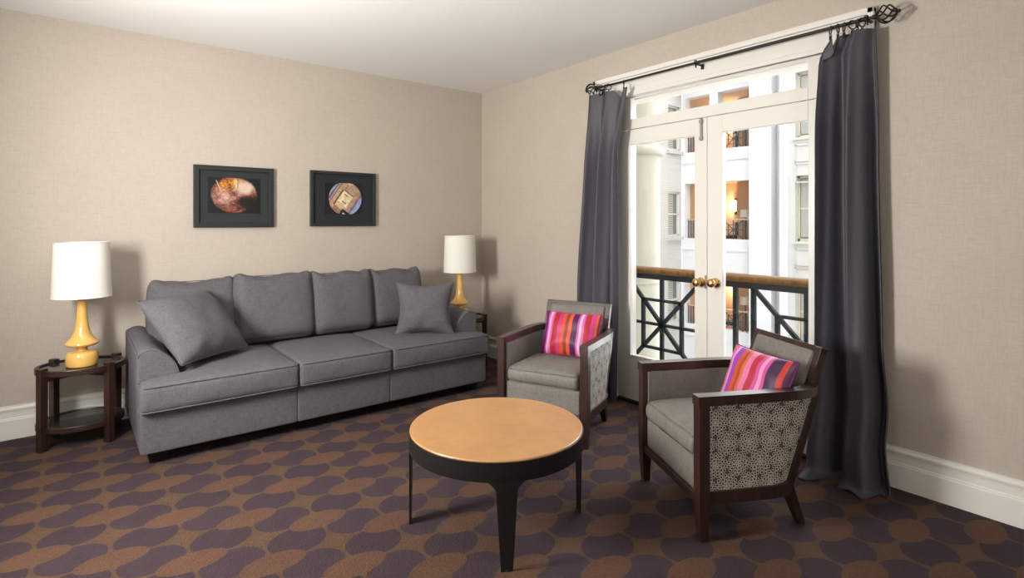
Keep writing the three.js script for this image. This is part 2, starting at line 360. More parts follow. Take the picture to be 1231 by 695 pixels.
struct('wall_left', [box(XL - 0.2, XL, 0, H, ZW, W2.z0), box(XL - 0.2, XL, 0, H, W2.z1, ZB), box(XL - 0.2, XL, 0, W2.y0, W2.z0, W2.z1), box(XL - 0.2, XL, W2.y1, H, W2.z0, W2.z1)], M.wall);
const D = { z0: -2.83, z1: -1.305, top: 2.30, mid: -2.067 };
struct('wall_right', [box(XW, XW + 0.22, -0.15, H, ZW, D.z0), box(XW, XW + 0.22, -0.15, H, D.z1, ZB), box(XW, XW + 0.22, D.top, H, D.z0, D.z1)], M.wall);

// skirting: a moulded profile run along the walls
function skirting(name, a, b, inward) {
  const pr = [[0, 0], [0.024, 0], [0.024, 0.118], [0.019, 0.122], [0.019, 0.128], [0.014, 0.132], [0.014, 0.168], [0.019, 0.171], [0.019, 0.176], [0.023, 0.181], [0.023, 0.19], [0.017, 0.197], [0.012, 0.199], [0.012, 0.206], [0, 0.206]];
  const s = new THREE.Shape(pr.map(([x, y]) => new THREE.Vector2(x, y))), len = a.distanceTo(b);
  const g = new THREE.ExtrudeGeometry(s, { depth: len, bevelEnabled: false }), z = b.clone().sub(a).normalize();
  g.applyMatrix4(new THREE.Matrix4().makeBasis(inward, V(0, 1, 0), inward.clone().cross(V(0, 1, 0))));
  const along = inward.clone().cross(V(0, 1, 0));
  const start = along.dot(z) > 0 ? a : b;
  g.translate(start.x, start.y, start.z);
  return struct(name, g, M.paint);
}
skirting('baseboard_back', V(XL, 0, ZW), V(XW, 0, ZW), V(0, 0, 1));
skirting('baseboard_right', V(XW, 0, ZW), V(XW, 0, -3.06), V(-1, 0, 0));
skirting('baseboard_right_001', V(XW, 0, -1.076), V(XW, 0, ZB), V(-1, 0, 0));
skirting('baseboard_left', V(XL, 0, ZW), V(XL, 0, ZB), V(1, 0, 0));

// casing round the French doors
const C = { z0: -3.06, z1: -1.076, y1: 2.48 };
struct('trim_1', [
  box(XW - 0.02, XW, 0, C.y1, C.z0, D.z0), box(XW - 0.02, XW, 0, C.y1, D.z1, C.z1), box(XW - 0.02, XW, D.top, C.y1, D.z0, D.z1),
  rbox(XW - 0.042, XW, 0, C.y1, C.z0, C.z0 + 0.035, 0.006), rbox(XW - 0.042, XW, 0, C.y1, C.z1 - 0.035, C.z1, 0.006), rbox(XW - 0.042, XW, C.y1 - 0.035, C.y1, C.z0, C.z1, 0.006),
  rbox(XW - 0.032, XW, 0, C.y1 - 0.036, C.z0 + 0.036, C.z0 + 0.056, 0.005), rbox(XW - 0.032, XW, 0, C.y1 - 0.036, C.z1 - 0.056, C.z1 - 0.036, 0.005), rbox(XW - 0.032, XW, C.y1 - 0.056, C.y1 - 0.036, C.z0 + 0.036, C.z1 - 0.036, 0.005),
  rbox(XW - 0.03, XW, 0, D.top + 0.03, D.z0 - 0.03, D.z0, 0.006), rbox(XW - 0.03, XW, 0, D.top + 0.03, D.z1, D.z1 + 0.03, 0.006), rbox(XW - 0.03, XW, D.top, D.top + 0.03, D.z0, D.z1, 0.006),
], M.paint);
struct('trim_2', [box(XW + 0.06, XW + 0.2, 0, D.top, D.z0, D.z0 + 0.012), box(XW + 0.06, XW + 0.2, 0, D.top, D.z1 - 0.012, D.z1), box(XW + 0.06, XW + 0.2, D.top - 0.012, D.top, D.z0, D.z1)], M.paint);
struct('trim_3', rbox(XW - 0.03, XW + 0.22, -0.002, 0.014, D.z0, D.z1, 0.004), M.iron);       // threshold

// French door leaves and the transom light over them
const DT = 0.045, doorTop = 2.052;
function sashLeaf(name, z0, z1, y0, y1, stileA, stileB, railTop, railBot) {
  const o = structGroup(name), x0 = XW + 0.002, x1 = x0 + DT;
  mesh('stile', rbox(x0, x1, y0, y1, z0, z0 + stileA, 0.003), M.paint, o); mesh('stile', rbox(x0, x1, y0, y1, z1 - stileB, z1, 0.003), M.paint, o);
  mesh('top_rail', rbox(x0, x1, y1 - railTop, y1, z0 + stileA, z1 - stileB, 0.003), M.paint, o); mesh('bottom_rail', rbox(x0, x1, y0, y0 + railBot, z0 + stileA, z1 - stileB, 0.003), M.paint, o);
  mesh('pane', box(x0 + 0.02, x0 + 0.024, y0 + railBot - 0.004, y1 - railTop + 0.004, z0 + stileA - 0.004, z1 - stileB + 0.004), M.glass, o);
  return o;
}
const doorA = sashLeaf('door_1', D.z0 + 0.003, D.mid - 0.0015, 0.016, doorTop, 0.113, 0.092, 0.112, 0.337);
const doorB = sashLeaf('door_2', D.mid + 0.0015, D.z1 - 0.003, 0.016, doorTop, 0.108, 0.113, 0.112, 0.337);
sashLeaf('window_1', D.z0, D.z1, doorTop + 0.005, D.top, 0.118, 0.118, 0.008, 0.075);
function knob(door, z, y) {
  const k = mesh('door_knob', [lathe([[0, 0], [0.031, 0], [0.031, 0.004], [0.026, 0.009], [0.012, 0.012], [0.010, 0.03], [0.014, 0.034], [0.025, 0.042], [0.030, 0.053], [0.027, 0.065], [0.018, 0.073], [0, 0.076]], 32).rotateZ(Math.PI / 2).translate(XW + 0.002, y, z)], M.brass, door);
  k.userData.label = 'brass door knob'; return k;
}
knob(doorA, -2.112, 0.952); knob(doorB, -2.003, 0.956);
mesh('latch_plate', box(XW - 0.0005, XW + 0.004, 0.91, 1.0, D.mid - 0.016, D.mid - 0.003), M.steel, doorA);
mesh('surface_bolt', [rbox(XW - 0.012, XW + 0.002, 1.90, 2.05, -2.113, -2.099, 0.003), rbox(XW - 0.016, XW + 0.001, 1.905, 1.925, -2.118, -2.094, 0.003), rbox(XW - 0.016, XW + 0.001, 2.02, 2.04, -2.118, -2.094, 0.003)], M.steel, doorA);

// the other window, in the left wall, with a pale blind drawn down over it
function blindWindow(name, w, h, label, place) {                          // built facing +x with its wall face at x = 0, then set in the wall
  const o = structGroup(name), z0 = -w / 2, z1 = w / 2, y0 = 0, y1 = h;
  mesh('window_frame', [rbox(-0.12, -0.06, y0, y1, z0, z0 + 0.05), rbox(-0.12, -0.06, y0, y1, z1 - 0.05, z1), rbox(-0.12, -0.06, y0, y0 + 0.05, z0, z1), rbox(-0.12, -0.06, y1 - 0.05, y1, z0, z1)], M.paint, o);
  mesh('mullion', rbox(-0.115, -0.065, y0, y1, -0.02, 0.02), M.paint, o);
  mesh('pane', box(-0.092, -0.088, y0 + 0.04, y1 - 0.04, z0 + 0.04, z1 - 0.04), M.glass, o);
  const b = thing('roller_blind', label, 'blind');
  mesh('blind_cloth', box(-0.012, -0.008, y0 + 0.01, y1 - 0.04, z0 + 0.03, z1 - 0.03), M.blindGlow, b);
  mesh('roller', new THREE.CylinderGeometry(0.018, 0.018, w - 0.02, 20).rotateX(Math.PI / 2).translate(-0.022, y1 - 0.025, 0), M.paint, b);
  for (const g of [o, b]) place(g);
}
blindWindow('window_2', W2.z1 - W2.z0, W2.y1 - W2.y0, 'small pale roller blind over the window facing the French doors', (g) => g.position.set(XL, W2.y0, (W2.z0 + W2.z1) / 2));
blindWindow('window_3', W3.x1 - W3.x0, W3.y1 - W3.y0, 'wide pale roller blind over the added fill light window opposite the sofa', (g) => { g.position.set((W3.x0 + W3.x1) / 2, W3.y0, ZB); g.rotation.y = Math.PI / 2; });  // unseen window and glowing blind, added to light the room from the front

// ---------------------------------------------------------------- sofa
{ const S = thing('sofa', 'long grey upholstered three seat sofa with loose back cushions under the two pictures', 'sofa', [1.4475, 0, -4.1]);
  const hw = 1.1675, zF = 0.48, zBk = -0.52;                                  // local: front +z, back -z
  const armIn = 0.955;                                                       // inner face of the arms
  // base box, and the three upholstered panels of its front with the gaps between them
  mesh('base', softBox(hw * 2 - 0.01, 0.235, zF - zBk - 0.012, 0.012, [30, 8, 20]).translate(0, 0.19, (zF + zBk - 0.012) / 2), M.sofa, S);
  for (const [x0, x1] of [[-hw + 0.006, -0.3225], [-0.3215, 0.3215], [0.3225, hw - 0.006]]) mesh('base_panel', softBox(x1 - x0, 0.233, 0.03, 0.008, [16, 8, 4]).translate((x0 + x1) / 2, 0.19, zF - 0.015), M.sofa, S);
  // frame back
  mesh('back', softBox(hw * 2 - 0.02, 0.50, 0.17, 0.05, [30, 14, 8], (v) => { v.z -= 0.00 + (v.y > 0 ? v.y * 0.04 : 0); }).translate(0, 0.375, zBk + 0.07), M.sofa, S);
  // arms: outside upright, top rolled over towards the seat
  for (const s of [-1, 1]) {
    const sh = new THREE.Shape();
    sh.moveTo(hw, 0.10); sh.lineTo(hw, 0.585); sh.quadraticCurveTo(hw, 0.607, hw - 0.025, 0.615);
    sh.bezierCurveTo(hw - 0.06, 0.637, hw - 0.10, 0.628, armIn + 0.07, 0.585); sh.bezierCurveTo(armIn + 0.02, 0.55, armIn, 0.50, armIn, 0.44); sh.lineTo(armIn, 0.10); sh.lineTo(hw, 0.10);
    const zA = 0.345, len = zA - zBk - 0.04, pts = sh.getPoints(14), inset = new THREE.Shape(pts);
    const g = new THREE.ExtrudeGeometry(inset, { depth: len, bevelEnabled: true, bevelThickness: 0.018, bevelSize: 0.014, bevelOffset: -0.014, bevelSegments: 4, curveSegments: 14, steps: 10 });
    g.translate(0, 0, zBk + 0.02); if (s < 0) { g.scale(-1, 1, 1); const ix = g.attributes.position.array; for (let i = 0; i < ix.length; i += 9) for (let k = 0; k < 3; k++) { const t = ix[i + 3 + k]; ix[i + 3 + k] = ix[i + 6 + k]; ix[i + 6 + k] = t; } g.computeVertexNormals(); }
    const gp = g.attributes.position; for (let i = 0; i < gp.count; i++) { const z = gp.getZ(i); if (gp.getY(i) > 0.4) gp.setY(i, gp.getY(i) + 0.012 * sstep(0.0, -0.5, z)); }
    const arm = mesh('arm', smooth(g), M.sofa, S);
    const outline = pts.filter((p) => p.y > 0.43).map((p) => V(s * (p.x + (p.x > 1.1 ? -0.004 : 0.004)), p.y - 0.004, zA - 0.004));
    mesh('piping', tube(outline, 0.0042, 60, 6), M.sofa, arm);
    mesh('piping', tube([V(s * (hw - 0.004), 0.602, zA - 0.01), V(s * (hw - 0.004), 0.606, 0), V(s * (hw - 0.004), 0.614, zBk + 0.04)], 0.0042, 30, 6), M.sofa, arm);
  }
  // seat cushions; the outer two run on in front of the arms
  const seatY0 = 0.306, seatH = 0.15, zS0 = -0.26, zS1 = 0.525;
  const seat = (x0, x1, ear) => {
    const w = x1 - x0, d = zS1 - zS0;
    const edgeAt = (z) => { const k = sstep(0.32, 0.385, z); return ear ? armIn + 0.006 + (hw - armIn - 0.006) * k : null; };
    const bend = (v) => { const z = v.z + (zS0 + zS1) / 2; let x = v.x + (x0 + x1) / 2;
      if (ear > 0) x = x0 + (x - x0) / w * (edgeAt(z) - x0); if (ear < 0) x = x1 + (x - x1) / w * (edgeAt(z) + x1);
      return V(x, v.y + seatY0 + seatH / 2, z); };
    const crown = (v, q) => { const f = (1 - q.x ** 4) * (1 - q.z ** 4); if (q.y > 0) v.y += 0.024 * f * sstep(0, 1, q.y) + 0.006 * noise(v.x * 4 + x0, 3, v.z * 4) * f; v.z += 0.012 * (1 - q.x * q.x) * sstep(0.4, 1, q.z) * (1 - q.y * q.y) + 0.003 * noise(v.x * 7, v.y * 9, x0); };
    const g = softBox(w, seatH, d, 0.026, [36, 10, 34], (v, q) => { crown(v, q); const b = bend(v); v.copy(b); });
    const c = mesh('seat_cushion', g, M.sofa, S);
    for (const yy of [seatH / 2 - 0.007, -seatH / 2 + 0.007]) {
      const r = 0.03, path = [], W = w / 2 - 0.004, DD = d / 2 - 0.004;
      for (const [cx, cz, a0] of [[W - r, DD - r, 0], [-W + r, DD - r, 1], [-W + r, -DD + r, 2], [W - r, -DD + r, 3]]) {
        const next = { 0: [-1, 0], 1: [0, -1], 2: [1, 0], 3: [0, 1] }[a0];
        for (let i = 0; i <= 4; i++) { const a = (a0 + i / 4) * Math.PI / 2; path.push(V(cx + r * Math.cos(a), yy, cz + r * Math.sin(a))); }
        const L = (a0 % 2 ? 2 * DD : 2 * W) - 2 * r, e = path[path.length - 1];
        for (let i = 1; i < 14; i++) path.push(V(e.x + next[0] * L * i / 14, yy, e.z + next[1] * L * i / 14));
      }
      mesh('piping', tube(path.map((v) => { const q = V(v.x / w * 2, v.y / seatH * 2, v.z / d * 2), p = v.clone(); p.z += 0.012 * (1 - q.x * q.x) * sstep(0.4, 1, q.z) * (1 - q.y * q.y) + 0.002; return bend(p); }), 0.0042, 160, 6, true), M.sofa, c);
    }
  };
  seat(-hw, -0.3235, -1); seat(-0.3215, 0.3215, 0); seat(0.3235, hw, 1);
  // four loose back cushions
  const loose = [[-1.055, -0.515, 0.93, 0.05], [-0.545, 0.02, 0.945, 0.0], [-0.005, 0.505, 0.935, 0.0], [0.485, 0.985, 0.93, 0.03]];
  loose.forEach(([x0, x1, top, dz], i) => {
    const w = x1 - x0, h = top - 0.455, d = 0.2, lean = 0.20;
    const g = softBox(w, h, d, 0.075, [28, 28, 14], (v, q) => {
      const f = (1 - q.x ** 4) * (1 - q.y ** 4);
      v.z += Math.sign(q.z) * (0.035 * f + 0.012 * noise(v.x * 5 + i * 3, v.y * 5, i * 2) * f);
      const corner = sstep(0.6, 0.98, Math.abs(q.x)) * sstep(0.55, 1, q.y);
      v.y += 0.034 * corner - 0.012 * sstep(0.5, 1, q.y) * Math.cos(q.x * 5 + i) * (1 - q.x * q.x);
      v.x += Math.sign(q.x) * 0.01 * (1 - q.y * q.y) * sstep(0.5, 1, Math.abs(q.x)) + 0.006 * noise(v.y * 9, i, v.z * 6);
    });
    g.rotateX(-lean); g.translate((x0 + x1) / 2, 0.455 + h / 2 + 0.012, -0.27 - dz);
    const c = mesh('back_cushion', g, M.sofa, S);
    const line = []; for (let k = 0; k <= 20; k++) { const t = k / 20 * 2 - 1; line.push(V(t * (w / 2 - 0.05), h / 2 + 0.004 - 0.03 * Math.abs(t) ** 8, -0.005)); }
    mesh('seam', tube(line.map((v) => v.applyAxisAngle(V(1, 0, 0), -lean).add(V((x0 + x1) / 2, 0.455 + h / 2 + 0.008, -0.27 - dz))), 0.003, 40, 5), M.sofa, c);
  });
  for (const [x, z] of [[-hw + 0.1, 0.37], [hw - 0.1, 0.37], [-hw + 0.1, zBk + 0.1], [hw - 0.1, zBk + 0.1]]) {
    const g = new THREE.CylinderGeometry(0.082, 0.062, 0.075, 4, 1).rotateY(Math.PI / 4).translate(x, 0.0375, z);
    mesh('foot', g, M.blackFoot, S);
  }
}
// frame for a thing given by its lower left, lower right and upper left corner (world points)
function spanFrame(bl, br, tl, lift = 0) {
  const x = br.clone().sub(bl), y = tl.clone().sub(bl), w = x.length(), hgt = y.length(); x.normalize(); y.addScaledVector(x, -y.dot(x)).normalize();
  const z = x.clone().cross(y), c = bl.clone().addScaledVector(x, w / 2).addScaledVector(y, hgt / 2).addScaledVector(z, lift);
  return { q: new THREE.Quaternion().setFromRotationMatrix(new THREE.Matrix4().makeBasis(x, y, z)), c, w, h: hgt };
}
function throwPillow(name, label, category, bl, br, tl, T, mats, o = {}, group) {
  const f = spanFrame(bl, br, tl, o.lift ?? 0), g = thing(name, label, category, f.c.toArray(), 0, group); g.quaternion.copy(f.q);
  const { body, edge } = pillowShape(f.w, f.h, T, o);
  if (o.print) mesh('cover', body, mats[0], g, true); else mesh('cover', body, mats[0], g);
  mesh('piping', tube(edge, o.pipe ?? 0.0045, 140, 6, true), mats[1], g);
  return g;
}
throwPillow('throw_pillow', 'plump grey throw pillow slumped back against the sofa arm beside the mustard lamp', 'pillow', V(0.47, 0.485, -3.76), V(0.885, 0.485, -4.07), V(0.31, 0.83, -4.03), 0.115, [M.sofa, M.sofa], { seed: 2, pinch: 0.0, ears: 0.008, lift: 0.06 }, undefined);
throwPillow('throw_pillow', 'square grey throw pillow propped upright on the sofa end by the room corner', 'pillow', V(2.005, 0.482, -3.965), V(2.355, 0.482, -3.74), V(1.975, 0.842, -4.065), 0.085, [M.sofa, M.sofa], { seed: 7, pinch: 0.085, ears: 0.02, lift: 0.02 });

// ---------------------------------------------------------------- side tables and lamps
function ovalRing(a, b, wdt, hgt, bevel = 0.003) {
  const s = new THREE.Shape(); s.absellipse(0, 0, a, b, 0, Math.PI * 2); const hole = new THREE.Path(); hole.absellipse(0, 0, a - wdt, b - wdt, 0, Math.PI * 2, true); s.holes.push(hole);
  return new THREE.ExtrudeGeometry(s, { depth: hgt - 2 * bevel, bevelEnabled: true, bevelThickness: bevel, bevelSize: bevel, bevelOffset: -bevel, bevelSegments: 2, curveSegments: 64 }).rotateX(Math.PI / 2).translate(0, hgt - bevel, 0);
}
const ovalDisc = (a, b, hgt) => { const s = new THREE.Shape(); s.absellipse(0, 0, a, b, 0, Math.PI * 2); return new THREE.ExtrudeGeometry(s, { depth: hgt, bevelEnabled: false, curveSegments: 64 }).rotateX(Math.PI / 2).translate(0, hgt, 0); };
function sideTable(pos, turn, label) {
  const t = thing('side_table', label, 'side table', pos, turn, 'oval side tables'), a = 0.225, b = 0.20;
  mesh('top_rim', ovalRing(a, b, 0.02, 0.035).translate(0, 0.44, 0), M.tableWood, t);
  mesh('glass_top', ovalDisc(a - 0.021, b - 0.021, 0.008).translate(0, 0.458, 0), M.smoked, t);
  mesh('shelf_rim', ovalRing(a - 0.004, b - 0.004, 0.022, 0.034).translate(0, 0.105, 0), M.tableWood, t);
  mesh('glass_shelf', ovalDisc(a - 0.025, b - 0.025, 0.008).translate(0, 0.126, 0), M.smoked, t);
  const spots = [[-0.165, 0.126], [0.148, 0.135], [0.165, -0.126], [-0.148, -0.135]];
  for (const [x, z] of spots) { const ang = Math.atan2(z / b / b, x / a / a), g = new RoundedBoxGeometry(0.044, 0.49, 0.038, 2, 0.003).rotateY(-ang).translate(x + 0.006 * Math.cos(ang), 0.245, z + 0.006 * Math.sin(ang)); mesh('leg', g, M.tableWood, t); }
  for (const [i, y] of [[0, 0.422], [1, 0.422], [0, 0.092], [1, 0.092]]) mesh('cross_bar', bar(V(spots[i][0], y, spots[i][1]), V(spots[i + 2][0], y, spots[i + 2][1]), 0.03, 0.026), M.tableWood, t);
  return t;
}
sideTable([0.04, 0, -4.37], -0.12, 'dark wood oval side table with smoked glass top and shelf, fully in view');
sideTable([2.875, 0, -4.36], 0.1, 'dark wood side table tucked between the sofa arm and the room corner');
function tableLamp(pos, label) {
  const t = thing('table_lamp', label, 'lamp', pos, 0, 'ceramic table lamps');
  const pr = [[0, 0], [0.070, 0], [0.078, 0.004], [0.082, 0.02], [0.0835, 0.05], [0.080, 0.072], [0.070, 0.086], [0.048, 0.093], [0.031, 0.096], [0.0285, 0.102], [0.0285, 0.112], [0.036, 0.116], [0.060, 0.121], [0.080, 0.130], [0.0865, 0.138], [0.0845, 0.146], [0.074, 0.156], [0.060, 0.172], [0.048, 0.193], [0.0395, 0.22], [0.033, 0.255], [0.029, 0.30], [0.026, 0.35], [0.0245, 0.41], [0, 0.412]];
  const curve = new THREE.SplineCurve(pr.slice(1, -1).map(([x, y]) => new THREE.Vector2(x, y))).getPoints(110);
  mesh('lamp_base', new THREE.LatheGeometry([new THREE.Vector2(0, 0), ...curve, new THREE.Vector2(0, 0.412)], 56), M.ceramic, t);
  mesh('lamp_stem', new THREE.CylinderGeometry(0.008, 0.008, 0.12, 16).translate(0, 0.46, 0), M.brass, t);
  mesh('bulb', lathe([[0, 0.51], [0.013, 0.515], [0.015, 0.54], [0.028, 0.575], [0.03, 0.60], [0.022, 0.625], [0, 0.635]], 24), M.shade, t);
  const sh = mesh('lamp_shade', lathe([[0.1505, 0.425], [0.1515, 0.427], [0.1405, 0.762], [0.1395, 0.763], [0.1385, 0.762], [0.1495, 0.427], [0.1505, 0.425]], 72), M.shade, t);
  mesh('shade_trim', [new THREE.TorusGeometry(0.1402, 0.0022, 8, 72).rotateX(Math.PI / 2).translate(0, 0.762, 0), new THREE.TorusGeometry(0.1508, 0.0022, 8, 72).rotateX(Math.PI / 2).translate(0, 0.426, 0)], M.shade, sh);
  mesh('shade_spider', [0, 1, 2].map((k) => bar(V(0, 0.70, 0), V(0.139 * Math.cos(k * 2.094), 0.70, 0.139 * Math.sin(k * 2.094)), 0.004, 0.004)).concat(tube([V(0, 0.51, 0.02), V(0, 0.56, 0.05), V(0, 0.64, 0.05), V(0, 0.70, 0), V(0, 0.64, -0.05), V(0, 0.56, -0.05), V(0, 0.51, -0.02)], 0.002, 30, 6)), M.brass, sh);
  return t;
}
tableLamp([0.043, 0.4665, -4.335], 'mustard ceramic lamp with white drum shade on the side table away from the corner');
tableLamp([2.825, 0.4665, -4.335], 'mustard ceramic table lamp with cream drum shade in the room corner behind the sofa arm');

// uplighter added out of view to brighten the ceiling and fill the room
{ const t = thing('added_floor_lamp', 'added bronze uplighter with a shallow bowl, out of view, brightening the ceiling', 'lamp', [-0.5, 0, -0.95]);
  mesh('lamp_foot', lathe([[0, 0], [0.14, 0], [0.14, 0.012], [0.03, 0.03], [0, 0.03]], 40), M.iron, t); mesh('pole', new THREE.CylinderGeometry(0.012, 0.012, 1.7, 16).translate(0, 0.87, 0), M.iron, t);
  mesh('bowl', lathe([[0.012, 1.70], [0.10, 1.715], [0.17, 1.77], [0.19, 1.82], [0.186, 1.82], [0.165, 1.775], [0.098, 1.722], [0.0, 1.71]], 48), M.iron, t);
  mesh('lamp_disc', new THREE.CylinderGeometry(0.09, 0.09, 0.008, 32).translate(0, 1.745, 0), std({ color: rgb(0.9, 0.88, 0.84), emissive: rgb(1, 0.96, 0.9), emissiveIntensity: 3 }), t);
  const l = new THREE.SpotLight(new THREE.Color().setRGB(1, 0.965, 0.92), 11, 0, 1.0, 1.0, 2); l.position.set(0, 1.79, 0); l.target.position.set(1.5, 3.1, -1.7); l.shadow.radius = 4; t.add(l, l.target);
}

// ---------------------------------------------------------------- pictures
function picture(label, x0, x1, y0, y1, fw, mats, print) {
  const t = thing('framed_picture', label, 'picture', [(x0 + x1) / 2, (y0 + y1) / 2, ZW], 0), w = x1 - x0, h = y1 - y0, d = 0.034;
  for (const s of [-1, 1]) { mesh('frame_side', rbox(s > 0 ? w / 2 - fw : -w / 2, s > 0 ? w / 2 : -w / 2 + fw, -h / 2, h / 2, 0.001, d, 0.004), M.frame, t); mesh('frame_rail', rbox(-w / 2 + fw, w / 2 - fw, s > 0 ? h / 2 - fw : -h / 2, s > 0 ? h / 2 : -h / 2 + fw, 0.001, d, 0.004), M.frame, t); }
  mesh('mat_board', box(-w / 2 + fw * 0.6, w / 2 - fw * 0.6, -h / 2 + fw * 0.6, h / 2 - fw * 0.6, 0.002, 0.016), mats[0], t);
  const [px, py, pw, ph] = print, g = new THREE.BoxGeometry(pw, ph, 0.002).translate(px, py, 0.0175);
  mesh('print', flat(g), mats[1], t, true);
}
picture('black framed print with a round orange and white image on a dark mat', 0.692, 1.252, 1.314, 1.78, 0.036, [M.mat, M.artA], [-0.002, 0.012, 0.367, 0.268]);
picture('black framed print with a round blue and tan image of a tilted interior', 1.542, 2.118, 1.32, 1.788, 0.026, [M.matB, M.artB], [-0.003, 0.004, 0.335, 0.268]);

// ---------------------------------------------------------------- coffee table
{ const t = thing('coffee_table', 'round low coffee table with caramel top and black metal rim and legs', 'coffee table', [1.514, 0, -2.018]), R = 0.395;
  const top = lathe([[0, 0.41], [R - 0.006, 0.41], [R - 0.004, 0.4235], [R - 0.0045, 0.427], [R - 0.007, 0.4295], [R - 0.011, 0.431], [0, 0.431]], 128);
  mesh('table_top', top, M.hide, t);
  mesh('apron', lathe([[R - 0.012, 0.345], [R - 0.004, 0.345], [R - 0.002, 0.347], [R, 0.422], [R - 0.0012, 0.4238], [R - 0.0035, 0.4238], [R - 0.012, 0.41], [R - 0.012, 0.345]], 128), M.blackMetal, t);
  for (const deg of [-146, 121, 29, -59]) {                         // legs: bent plates that grow out of the rim
    const a0 = deg * Math.PI / 180, th = 0.008, pos = [], idx = [], N = 40, half = (y) => y > 0.30 ? 0.042 + 0.055 * Math.pow(sstep(0.29, 0.372, y), 2.0) : lerp(0.024, 0.042, y / 0.30);
    for (let j = 0; j <= N; j++) { const y = 0.346 * j / N; for (let k = 0; k < 2; k++) for (let i = 0; i <= 8; i++) { const r = (k ? R - 0.002 : R - 0.002 - th), a = a0 + half(y) / R * (i / 8 * 2 - 1); pos.push(r * Math.cos(a), y, r * Math.sin(a)); } }
    const at = (j, k, i) => j * 18 + k * 9 + i, quad = (a, b, c, d) => idx.push(a, b, c, a, c, d);
    for (let j = 0; j < N; j++) { for (let i = 0; i < 8; i++) { quad(at(j, 1, i), at(j + 1, 1, i), at(j + 1, 1, i + 1), at(j, 1, i + 1)); quad(at(j, 0, i), at(j, 0, i + 1), at(j + 1, 0, i + 1), at(j + 1, 0, i)); }
      quad(at(j, 0, 0), at(j + 1, 0, 0), at(j + 1, 1, 0), at(j, 1, 0)); quad(at(j, 1, 8), at(j + 1, 1, 8), at(j + 1, 0, 8), at(j, 0, 8)); }
    for (let i = 0; i < 8; i++) quad(at(0, 0, i), at(0, 1, i), at(0, 1, i + 1), at(0, 0, i + 1));
    let g = new THREE.BufferGeometry(); g.setAttribute('position', new THREE.Float32BufferAttribute(pos, 3)); g.setIndex(idx); g = g.toNonIndexed(); g.computeVertexNormals();
    const leg = mesh('leg', g, M.blackMetal, t);
    mesh('foot_pad', new THREE.CylinderGeometry(0.012, 0.012, 0.006, 16).translate((R - 0.012) * Math.cos(a0), 0.003, (R - 0.012) * Math.sin(a0)), M.rubber, leg);
  }
}

// ---------------------------------------------------------------- armchairs
const backZ = (y) => 0.455 + (y - 0.2) * 0.36;
function planPath(n, off, zStr, zEnd, xo = 0.283, xe = 0.225, zs = 0.03) {            // side of the chair seen from above: straight, then bending in to the back
  const pts = [], L = 14; for (let i = 0; i <= L; i++) pts.push([xo - off, lerp(zs, zStr, i / L)]);
  for (let i = 1; i <= n; i++) { const a = i / n * Math.PI / 2; pts.push([xe - off * 0.4 + (xo - xe - off * 0.6) * Math.cos(a), zStr + (zEnd - off * 0.8 - zStr) * Math.sin(a)]); }
  return pts;
}
function shell(s, offA, offB, y0, y1, botArgs, topArgs) {                  // curved panel between two offsets, uv along the run and up
  const pos = [], uv = [], idx = [], NY = 8, rows = [];
  for (const off of [offA, offB]) {
    const b = planPath(12, off, ...botArgs), t = planPath(12, off, ...topArgs);
    for (let j = 0; j <= NY; j++) { const k = j / NY; let run = 0, prev; const row = []; b.forEach((p, i) => { const q = t[i], x = lerp(p[0], q[0], k) * s, z = lerp(p[1], q[1], k); if (prev) run += Math.hypot(x - prev[0], z - prev[1]); prev = [x, z]; row.push(pos.length / 3); pos.push(x, lerp(y0, y1, k), z); uv.push(run * s, lerp(y0, y1, k)); }); rows.push(row); }
  }
  const quad = (a, b, c, d, f) => (f ? idx.push(a, b, c, a, c, d) : idx.push(a, c, b, a, d, c)), n = rows[0].length, H1 = NY + 1;
  for (let j = 0; j < NY; j++) for (let i = 0; i < n - 1; i++) { quad(rows[j][i], rows[j + 1][i], rows[j + 1][i + 1], rows[j][i + 1], s > 0); quad(rows[H1 + j][i], rows[H1 + j + 1][i], rows[H1 + j + 1][i + 1], rows[H1 + j][i + 1], s < 0); }
  for (let j = 0; j < NY; j++) for (const [i, f] of [[0, s < 0], [n - 1, s > 0]]) quad(rows[j][i], rows[j + 1][i], rows[H1 + j + 1][i], rows[H1 + j][i], f);
  for (let i = 0; i < n - 1; i++) for (const [j, f] of [[0, s < 0], [NY, s > 0]]) quad(rows[j][i], rows[H1 + j][i], rows[H1 + j][i + 1], rows[j][i + 1], f);
  let g = new THREE.BufferGeometry(); g.setAttribute('position', new THREE.Float32BufferAttribute(pos, 3)); g.setAttribute('uv', new THREE.Float32BufferAttribute(uv, 2)); g.setIndex(idx); g = g.toNonIndexed(); 
  const sm = smooth(g); const cr = g.clone(); cr.computeVertexNormals(); return cr;
}
const BOT = [0.33, 0.455], TOP = [0.40, 0.60];
function taperLeg(x0, z0, x1, z1, y, wTop, wBot) {                         // square leg from floor point (x1, z1) up to (x0, z0) at height y
  const g = new THREE.CylinderGeometry(wTop / Math.SQRT2, wBot / Math.SQRT2, y, 4, 1).rotateY(Math.PI / 4), p = g.attributes.position;
  for (let i = 0; i < p.count; i++) { const k = p.getY(i) / y + 0.5; p.setXYZ(i, p.getX(i) + lerp(x1, x0, k), p.getY(i) + y / 2, p.getZ(i) + lerp(z1, z0, k)); }
  const f = g.toNonIndexed(); f.computeVertexNormals(); return f;
}
